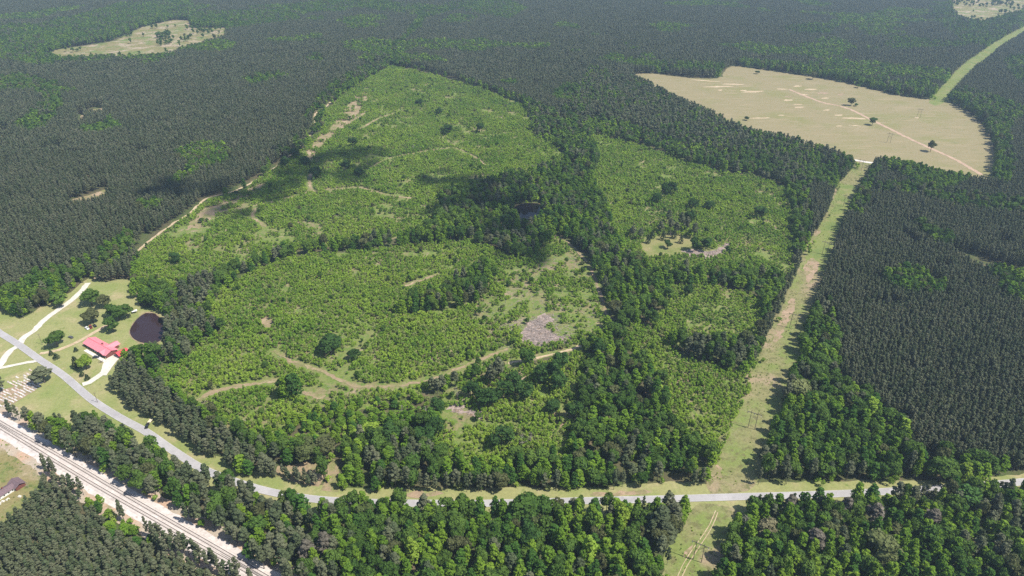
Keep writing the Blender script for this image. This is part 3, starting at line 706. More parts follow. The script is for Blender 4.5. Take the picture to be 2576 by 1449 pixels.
def scatter_group(kind):
    nt = bpy.data.node_groups.new(kind + '_scatter', 'GeometryNodeTree')
    nt.interface.new_socket('Geometry', in_out='INPUT', socket_type='NodeSocketGeometry')
    nt.interface.new_socket('Geometry', in_out='OUTPUT', socket_type='NodeSocketGeometry')
    N = nt.nodes.new; L = nt.links.new
    gi, go = N('NodeGroupInput'), N('NodeGroupOutput')
    ci = N('GeometryNodeCollectionInfo'); ci.inputs['Collection'].default_value = LIBC[kind]
    ci.inputs['Separate Children'].default_value = True; ci.inputs['Reset Children'].default_value = True
    ip = N('GeometryNodeInstanceOnPoints'); ip.inputs['Pick Instance'].default_value = True
    def attr(nm, t):
        a = N('GeometryNodeInputNamedAttribute'); a.data_type = t; a.inputs['Name'].default_value = nm
        return a.outputs['Attribute']
    cx = N('ShaderNodeCombineXYZ'); L(attr('rot', 'FLOAT'), cx.inputs['Z'])
    L(gi.outputs[0], ip.inputs['Points']); L(ci.outputs[0], ip.inputs['Instance'])
    L(attr('var', 'INT'), ip.inputs['Instance Index']); L(cx.outputs[0], ip.inputs['Rotation']); L(attr('scl', 'FLOAT_VECTOR'), ip.inputs['Scale'])
    L(ip.outputs[0], go.inputs[0])
    return nt
def stuff_scatter(name, kind, X, Y, sc, sz, var, label, cat):
    me = bpy.data.meshes.new(name)
    n = len(X)
    me.vertices.add(n)
    co = np.zeros((n, 3), np.float32); co[:, 0] = X; co[:, 1] = Y
    me.vertices.foreach_set('co', co.ravel())
    a = me.attributes.new('rot', 'FLOAT', 'POINT'); a.data.foreach_set('value', rng.uniform(0, 6.28, n).astype(np.float32))
    a = me.attributes.new('scl', 'FLOAT_VECTOR', 'POINT'); a.data.foreach_set('vector', np.stack([sc, sc, sz], 1).astype(np.float32).ravel())
    a = me.attributes.new('var', 'INT', 'POINT'); a.data.foreach_set('value', var.astype(np.int32))
    o = link(bpy.data.objects.new(name, me))
    md = o.modifiers.new('scatter', 'NODES'); md.node_group = scatter_group(kind)
    return tag(o, label, cat, None, 'stuff')

# ------------------------------------------------------------------ where the trees stand
CLS = 'P Q M B L l C c N H S'.split()
ci_ = {c: i for i, c in enumerate(CLS)}
REG = [
 ('B', 'among the far woods by the pale clearing', [(-300,100),(-300,60),(100,75),(300,20),(480,5),(500,40),(740,35),(760,60),(572,85),(480,100),(400,150),(200,170),(100,180)]),
 ('L', 'in the light hardwood strip through the pine plantation', [(-50,215),(60,200),(150,225),(165,280),(130,330),(90,350),(40,330),(120,270),(90,240),(-40,245)]),
 ('L', 'in the light hardwood hollow of the pine plantation', [(200,345),(280,315),(310,335),(250,355),(230,350)]),
 ('L', 'in the far light hardwood patch of the pine plantation', [(610,212),(680,195),(730,205),(640,230)]),
 ('L', 'in the small far hardwood patch of the pine plantation', [(775,165),(800,148),(820,155),(812,172)]),
 ('B', 'in the far tree line above the plantation', [(700,25),(900,5),(1090,25),(1250,0),(1330,30),(1280,60),(1150,35),(1080,55),(900,30),(760,45)]),
 ('L', 'in the tree line along the boundary track', [(1075,45),(1060,80),(1000,130),(950,180),(880,215),(845,235),(825,255),(780,300),(770,340),(720,390),(660,430),(600,470),(540,490),(585,475),(665,428),(725,382),(770,335),(772,300),(810,250),(870,205),(960,150),(1020,95),(1055,50)]),
 ('L', 'in the light tree clump behind the creek', [(1385,255),(1425,225),(1470,225),(1475,260),(1420,275)]),
 ('B', 'in the hardwood edge above the hay field', [(1500,165),(1600,180),(1640,185),(1800,195),(1810,198),(1825,180),(1800,172),(1640,168),(1540,150)]),
 ('B', 'in the hardwood edge along the far side of the hay field', [(1850,167),(2050,195),(2250,240),(2345,252),(2352,235),(2330,215),(2240,222),(2050,183),(1870,160)]),
 ('L', 'in the far light patch beyond the hay field', [(1960,85),(2020,72),(2100,82),(2080,98),(2000,95)]),
 ('L', 'in the far light streak beyond the hay field', [(2200,118),(2330,110),(2440,120),(2420,132),(2250,135)]),
 ('L', 'in the light far woods at the end of the power line', [(2380,20),(2420,60),(2560,45),(2540,90),(2470,130),(2420,120),(2330,45)]),
 ('B', 'in the tree line at the end of the hay field', [(2350,252),(2392,262),(2440,290),(2472,320),(2492,360),(2500,398),(2496,432),(2484,470),(2530,480),(2545,420),(2530,350),(2560,300),(2500,260),(2420,235)]),
 ('L', 'in the light far woods east of the power line', [(2600,150),(2520,160),(2540,210),(2600,240),(2900,260),(2900,130)]),
 ('M', 'in the tall pines between the creek and the hay field', [(1480,180),(1600,215),(1640,228),(1700,262),(1800,303),(1870,345),(1950,358),(2060,391),(2130,417),(2160,420),(2120,445),(2060,425),(1850,408),(1745,385),(1640,345),(1520,315),(1420,300),(1400,280),(1450,250)]),
 ('B', 'in the creek hardwoods around the clear-cuts', TRACT),
 ('B', 'in the hardwood edge of the plantation by the lane', [(-300,660),(-100,720),(0,740),(60,745),(110,705),(180,690),(250,660),(335,595),(348,632),(300,690),(222,704),(150,756),(112,772),(50,806),(0,777),(-300,690)]),
 ('P', 'in the young pine strip beside the power line', [(2040,470),(2098,488),(2086,530),(2043,610),(2028,600),(2035,550),(2030,510)]),
 ('Q', 'in the low pine row along the power line', [(2003,695),(2018,650),(2000,640),(1985,690),(1960,740),(1930,800),(1900,865),(1922,878),(1943,828),(1963,788)]),
 ('M', 'in the brown pine clump above the farm pond', [(455,760),(500,700),(555,690),(575,720),(545,775),(480,800)]),
 ('M', 'in the pine clump beside the farm pond', [(440,830),(500,800),(550,835),(500,880),(470,912),(380,938),(330,925),(345,897),(420,858)]),
 ('M', 'in the pine and hardwood band above the wedge clearing', [(1690,870),(1800,875),(1890,875),(1905,900),(1890,942),(1774,915),(1707,898),(1670,872)]),
 ('M', 'in the dark pine stand beside the road entrance', [(905,1165),(1010,1140),(1060,1150),(1070,1190),(1050,1228),(900,1230)]),
 ('H', 'in the roadside pine row opposite the cemetery', [(278,962),(305,1007),(345,1041),(402,1068),(459,1108),(505,1142),(560,1171),(603,1188),(655,1200),(665,1150),(600,1120),(530,1080),(440,1010),(390,960),(330,925),(300,928)]),
 ('C', 'in the upper clear-cut', CUT_UP), ('C', 'in the lower clear-cut', CUT_LOW), ('c', 'around the slash heap', CUT_LOW_SPARSE),
 ('C', 'in the clear-cut by the creek', CUT_R1), ('C', 'in the small clear-cut pocket', CUT_R2), ('C', 'in the wedge clearing by the power line', CUT_R3), ('C', 'in the sapling clearing north of the road', CUT_S),
 ('B', 'in the hardwood clump inside the lower clear-cut', [(1010,772),(1080,747),(1180,702),(1235,682),(1240,710),(1225,760),(1120,788),(1050,796),(1000,797)]),
 ('l', 'in the young light hardwoods north of the road', [(740,1052),(800,1034),(960,1012),(1050,987),(1100,1000),(1110,1060),(1000,1100),(860,1130),(760,1130),(700,1100)]),
 ('N', '', HILLOCK), ('N', '', GAP_TRACK), ('N', '', YARD_R),
 ('Q', 'in the short row of small pines on the verge', [(690,1196),(740,1206),(800,1210),(802,1226),(740,1219),(680,1203)]),
 ('N', '', FIELD), ('N', '', ROW_N), ('N', '', ROW_FAR), ('N', '', YARD), ('N', '', SCRUB), ('N', '', FAR_CLEAR), ('N', '', FAR_CLEAR_E),
 ('S', 'in the wood south of the road', [(640,1267),(700,1288),(780,1288),(900,1284),(1100,1284),(1340,1284),(1420,1294),(1738,1290),(1733,1300),(1700,1390),(1680,1449),(1600,1700),(900,1700),(720,1470),(689,1449)]),
 ('M', 'in the pine strip between the railway and the road', [(75,1068),(110,1080),(180,1087),(240,1085),(300,1100),(380,1147),(470,1202),(560,1242),(640,1267),(700,1292),(760,1330),(800,1400),(760,1449),(920,1590),(689,1449),(574,1378),(459,1309),(356,1245),(258,1187),(172,1145),(72,1081),(46,1052)]),
 ('S', 'in the wood south of the road, east of the power line', [(1844,1288),(1950,1284),(2100,1278),(2300,1267),(2500,1252),(2700,1242),(2950,1215),(2950,1700),(1700,1700),(1787,1449),(1815,1360)]),
 ('Q', 'in the dense young plantation below the railway', [(115,1212),(155,1210),(210,1250),(275,1312),(385,1386),(520,1443),(600,1495),(760,1640),(700,1700),(-300,1700),(-300,1345),(0,1330),(40,1314),(52,1292),(95,1254)]),
 ('l', 'in the bright scrub below the railway', [(205,1258),(250,1272),(330,1318),(392,1350),(385,1392),(330,1376),(270,1326),(205,1282)]),
 ('N', '', RAIL), ('N', '', ROW_S),
 ('B', 'in the hardwoods along the power line and the road', [(1884,1219),(1918,1130),(1952,1050),(1987,940),(2014,850),(2030,800),(2085,770),(2105,860),(2110,960),(2170,1000),(2230,1060),(2300,1150),(2400,1178),(2500,1185),(2540,1190),(2530,1206),(2426,1215),(2296,1217),(2061,1221)]),
 ('L', 'in the light strip along the young pines by the power line', [(2140,520),(2165,465),(2195,425),(2215,430),(2190,480),(2160,560),(2130,560)]),
 ('L', 'in the light hollow of the east plantation', [(2190,500),(2300,510),(2420,540),(2576,560),(2700,570),(2700,520),(2576,525),(2400,505),(2250,480)]),
 ('L', 'in the creek light strip of the east plantation', [(2290,575),(2360,600),(2400,625),(2370,640),(2310,610)]),
 ('N', '', [(2385,628),(2450,640),(2480,655),(2540,672),(2700,700),(2700,730),(2540,706),(2460,690),(2400,660)]),
 ('N', '', [(175,505),(230,488),(278,470),(275,515),(190,535)]), ('N', '', [(196,318),(199,288),(215,289),(218,322)]), ('N', '', [(215,280),(240,271),(266,272),(262,296),(225,300)]),
]
def default_phrase(px, py):
    return np.where(py < 200, 0, np.where(px < 1150, 1, 2))
DEF = ['in the far pine woods', 'in the big pine plantation west of the clear-cuts', 'in the pine plantation east of the power line']
def points(spacing, y0=120.0, y1=3000.0, jit=0.42):
    xs_, ys_ = [], []
    yy = np.arange(y0, y1, spacing)
    for y in yy:
        half = 0.80 * (y * cP + CAM_H * sP) + 60
        x = np.arange(-half, half, spacing)
        xs_.append(x); ys_.append(np.full(len(x), y))
    X, Y = np.concatenate(xs_), np.concatenate(ys_)
    X = X + rng.uniform(-jit, jit, len(X)) * spacing; Y = Y + rng.uniform(-jit, jit, len(Y)) * spacing
    return X, Y
def classify(X, Y):
    px, py = proj(X, Y)
    # edges wander a little, by about a crown
    wx = (vnoise(X / 9.0, Y / 9.0, 91) - 0.5) * 5.0; wy = (vnoise(X / 9.0, Y / 9.0, 92) - 0.5) * 5.0
    qx, qy = proj(X + wx, Y + wy)
    cls = np.zeros(len(X), int); reg = np.full(len(X), -1)
    for i, (c, _p, poly) in enumerate(REG):
        m = inpoly(qx, qy, poly) if c not in 'N' else inpoly(px, py, poly)
        cls[m] = ci_[c]; reg[m] = i
    return px, py, cls, reg
LINES = [(G(p), w * 0.4 + 0.9) for p, w, _m, _l in TRACKS.values()] + [(G(BOUND), 3.2)] + [(G(p), w / 2 + 4.0) for p, w, _m, _l in DRIVES] + [(G([(1035,173),(1150,206)]), 4.0)]
PONDS = [G(POND1), G(POND2), G(DARK_PATCH)]
def blocked(X, Y, px, py):
    b = np.zeros(len(X), bool)
    for i_, (P, w) in enumerate(LINES):
        b |= dist_line(X, Y, P) < w
        if i_ < len(TRACKS): b |= dist_line(X, Y, P + np.array([0.0, -2.6])) < w * 0.75 + 1.2
    b |= inpoly(px, py, [(1695,1262),(1765,1262),(1760,1302),(1700,1300)]) | ((inpoly(px, py, BARE_UP) | inpoly(px, py, BARE_LOW)) & (fbm(X / 9.0, Y / 9.0, 55) > 0.42))
    b |= dist_line(X, Y, G(BOUND) + np.array([2.0, -2.5])) < 11 * np.clip(vnoise(X / 45.0, Y / 45.0, 77) - 0.30, 0, 0.5)
    b |= np.hypot(X - g(309, 888)[0], Y - g(309, 888)[1]) < 10.5
    b |= inpoly(px, py, [(332,850),(345,900),(395,908),(424,878),(420,840)]) | inpoly(px, py, [(262,940),(285,890),(325,900),(322,925),(300,950),(285,975)])
    for P in PONDS: b |= inpoly(X, Y, P.mean(0) + (P - P.mean(0)) * 1.04)
    for p in ([(1310,868),(1318,830),(1345,800),(1375,788),(1392,812),(1370,826),(1420,852),(1400,868)], [(1712,632),(1745,626),(1790,630),(1842,606),(1830,628),(1800,648),(1735,647)], [(652,806),(676,800),(692,812),(686,828),(664,832)]):
        b |= inpoly(px, py, p)
    return b
trees = {k: [] for k in SPEC}     # kind -> arrays of X, Y, radial scale, height scale, region
def put(kind, X, Y, sc, sz, reg, px, py):
    if len(X): trees[kind].append(np.stack([X, Y, sc, sz, reg.astype(float), px, py], 1))
def U(n, a, b): return rng.uniform(a, b, n)

# woods: one jittered grid per stand type
far_cut = 1250.0
for spacing, lo, hi, part in ((3.1, 120, far_cut, 'east'), (3.9, 120, far_cut, 'west'), (4.9, far_cut, 2750, 'far')):
    X, Y = points(spacing, lo, hi)
    px, py, cls, reg = classify(X, Y)
    k = (px > -260) & (px < 2840) & (py < 1640) & (py > -25)
    m = k & (cls == ci_['P'])
    if part == 'east': m &= px >= 1150
    if part == 'west': m &= px < 1150
    # hardwoods mixed into the plantations in drifts
    nz = fbm(X / 130.0, Y / 130.0, 5)
    gap = fbm(X / 23.0, Y / 23.0, 9) > (0.74 if lo < far_cut else 0.78)
    m &= ~gap & ~blocked(X, Y, px, py)
    hw = m & (nz > np.where(py < 260, 0.66, np.where(px < 1150, 0.79, 0.74))) & (rng.random(len(X)) < 0.6)
    f = 1.0 if lo < far_cut else 1.32
    pn = m & ~hw
    put('pine', X[pn], Y[pn], U(pn.sum(), 0.66, 0.98) * f * (0.96 if part == 'east' else 1.0), U(pn.sum(), 0.80, 0.98) * (0.9 if part == 'east' else 1.0), reg[pn], px[pn], py[pn])
    h1 = hw & (rng.random(len(X)) < 0.5)
    put('poplar', X[h1], Y[h1], U(h1.sum(), 0.9, 1.3) * f, U(h1.sum(), 0.65, 0.85), reg[h1], px[h1], py[h1])
    h2 = hw & ~h1 & (rng.random(len(X)) < 0.7)
    put('oak', X[h2], Y[h2], U(h2.sum(), 0.6, 0.9) * f, U(h2.sum(), 0.95, 1.15), reg[h2], px[h2], py[h2])
X, Y = points(3.3, 120, 900)
px, py, cls, reg = classify(X, Y)
m = (cls == ci_['Q']) & (px > -260) & (px < 2840) & (py < 1640) & (rng.random(len(X)) < 0.93)
put('pine', X[m], Y[m], U(m.sum(), 0.62, 0.86), U(m.sum(), 0.42, 0.58), reg[m], px[m], py[m])
m = (cls == ci_['H']) & ~blocked(X, Y, px, py) & (rng.random(len(X)) < 0.62)
put('pine', X[m], Y[m], U(m.sum(), 0.85, 1.15), U(m.sum(), 0.55, 0.85), reg[m], px[m], py[m])
m = (cls == ci_['l']) & ~blocked(X, Y, px, py) & (rng.random(len(X)) < 0.5)
a = m & (rng.random(len(X)) < 0.6)
put('poplar', X[a], Y[a], U(a.sum(), 0.55, 0.95), U(a.sum(), 0.25, 0.42), reg[a], px[a], py[a])
a = m & ~a
put('sapling', X[a], Y[a], U(a.sum(), 1.2, 2.0), U(a.sum(), 1.0, 1.7), reg[a], px[a], py[a])
X, Y = points(5.6, 120, 2300)
px, py, cls, reg = classify(X, Y)
k = (px > -260) & (px < 2840) & (py < 1640) & (py > -25) & ~blocked(X, Y, px, py)
drift = fbm(X / 34.0, Y / 34.0, 31)
rr = rng.random(len(X))
hs = 0.80 + 0.35 * fbm(X / 60.0, Y / 60.0, 44)
creek = np.isin(reg, [i for i, q in enumerate(REG) if q[2] is TRACT])
hs = np.where(creek, hs * 0.88, hs)
for c, wp, wo, wm in (('M', 0.16, 0.18, 0.66), ('B', 0.48, 0.38, 0.14), ('L', 0.52, 0.38, 0.10), ('S', 0.60, 0.31, 0.09)):
    mm = k & (cls == ci_[c]) & (rng.random(len(X)) < np.where(creek, 0.80, 0.93))
    q = rr * 0.65 + (drift - 0.25) * 0.7
    th = np.quantile(q[mm], [wp, wp + wo]) if mm.any() else (0, 0)
    a = mm & (q < th[0])
    put('poplar', X[a], Y[a], U(a.sum(), 0.8, 1.2), U(a.sum(), 0.62, 1.0) * hs[a] * (0.88 if c != 'L' else 0.75), reg[a], px[a], py[a])
    a = mm & (q >= th[0]) & (q < th[1])
    put('oak', X[a], Y[a], U(a.sum(), 0.65, 1.15), U(a.sum(), 0.8, 1.25) * hs[a], reg[a], px[a], py[a])
    a = mm & (q >= th[1])
    put('big_pine', X[a], Y[a], U(a.sum(), 0.75, 1.1), U(a.sum(), 0.68, 0.95) * hs[a], reg[a], px[a], py[a])
    # understorey of young trees along and inside the stands
    a = mm & (rng.random(len(X)) < 0.45) & (Y < 1300)
    put('sapling', X[a] + 2.4, Y[a] - 1.8, U(a.sum(), 1.2, 2.3), U(a.sum(), 1.0, 2.1), reg[a], px[a], py[a])
# saplings of the clear-cuts
X, Y = points(1.9, 200, 1420, 0.5)
px, py, cls, reg = classify(X, Y)
big = fbm(X / 42.0, Y / 42.0, 61); mid = fbm(X / 11.0, Y / 11.0, 62); fine = fbm(X / 4.2, Y / 4.2, 63)
dens = 0.34 * big + 0.40 * mid + 0.26 * fine
dens = dens + 0.035 * np.sin(2 * np.pi * (Y + 0.22 * X + 38 * fbm(X / 90.0, Y / 90.0, 64)) / 9.0)
rich = np.isin(reg, [i for i, q in enumerate(REG) if q[2] is CUT_R1 or q[2] is CUT_R2 or q[2] is CUT_R3])
m = (((cls == ci_['C']) & (dens > np.where(rich, 0.375, 0.405) + 0.16 * (fbm(X / 70.0, Y / 70.0, 66, 2) - 0.5) + np.where(Y > 1000, 0.02, 0))) | ((cls == ci_['c']) & (dens > 0.475))) & (rng.random(len(X)) < 0.78) & ~blocked(X, Y, px, py)
gr = np.maximum(0, dens[m] - 0.44) * 2.0
put('sapling', X[m], Y[m], U(m.sum(), 0.72, 1.25) + gr * 0.8, U(m.sum(), 0.5, 1.05) + gr * 1.5, reg[m], px[m], py[m])
X, Y = points(7.5, 200, 1420, 0.5)
px, py, cls, reg = classify(X, Y)
m = ((cls == ci_['C']) | (cls == ci_['c'])) & (rng.random(len(X)) < 0.10) & ~blocked(X, Y, px, py)
put('oak', X[m], Y[m], U(m.sum(), 0.22, 0.55), U(m.sum(), 0.2, 0.55), reg[m], px[m], py[m])
X, Y = points(9.0, 1300, 3000, 0.5)
px, py, cls, reg = classify(X, Y)
m = (inpoly(px, py, FAR_CLEAR) | inpoly(px, py, FAR_CLEAR_E)) & (fbm(X / 60.0, Y / 60.0, 81) > 0.56) & (rng.random(len(X)) < 0.2)
m |= inpoly(px, py, [(395,90),(428,84),(435,112),(400,118)]) & (rng.random(len(X)) < 0.7)
put('oak', X[m], Y[m], U(m.sum(), 0.5, 1.0), U(m.sum(), 0.4, 1.0), reg[m], px[m], py[m])
# low weeds on the strips, verges and scrub field
X, Y = points(3.0, 200, 1000, 0.5)
px, py = proj(X, Y)
wd = np.zeros(len(X), bool)
for poly in (ROW_N, ROW_S, SCRUB): wd |= inpoly(px, py, poly)
wd &= (fbm(X / 14.0, Y / 14.0, 71) > 0.47) & (rng.random(len(X)) < 0.55)
put('sapling', X[wd], Y[wd], U(wd.sum(), 0.22, 0.5), U(wd.sum(), 0.12, 0.3), np.full(wd.sum(), -2), px[wd], py[wd])

# ------------------------------------------------------------------ single trees one can name
NAMES = {'pine': ('pine_tree', 'pine tree'), 'big_pine': ('pine_tree', 'pine tree'), 'oak': ('broadleaf_tree', 'tree'), 'poplar': ('poplar_tree', 'tree'), 'sapling': ('sapling', 'sapling'), 'cedar': ('cedar_tree', 'cedar tree')}
TRUNKS = {}
def plant(kind, X, Y, sc, sz, label, group=None, var=None, trunk=True, mat=None):
    name, cat = NAMES[kind]
    tm, cm = PROTO[kind][int(rng.integers(0, 5)) if var is None else var]
    if mat:
        cm = cm.copy(); cm.materials[0] = M[mat]
    root = bpy.data.objects.new(name, None)
    root.location = (X, Y, 0); root.rotation_euler = (0, 0, rng.uniform(0, 6.28)); root.scale = (sc, sc, sz)
    C.objects.link(root)
    tag(root, label, cat, group)
    if trunk: link(bpy.data.objects.new('stem' if kind == 'sapling' else 'trunk', tm), root)
    link(bpy.data.objects.new('foliage' if kind == 'sapling' else 'crown', cm), root)
    return root
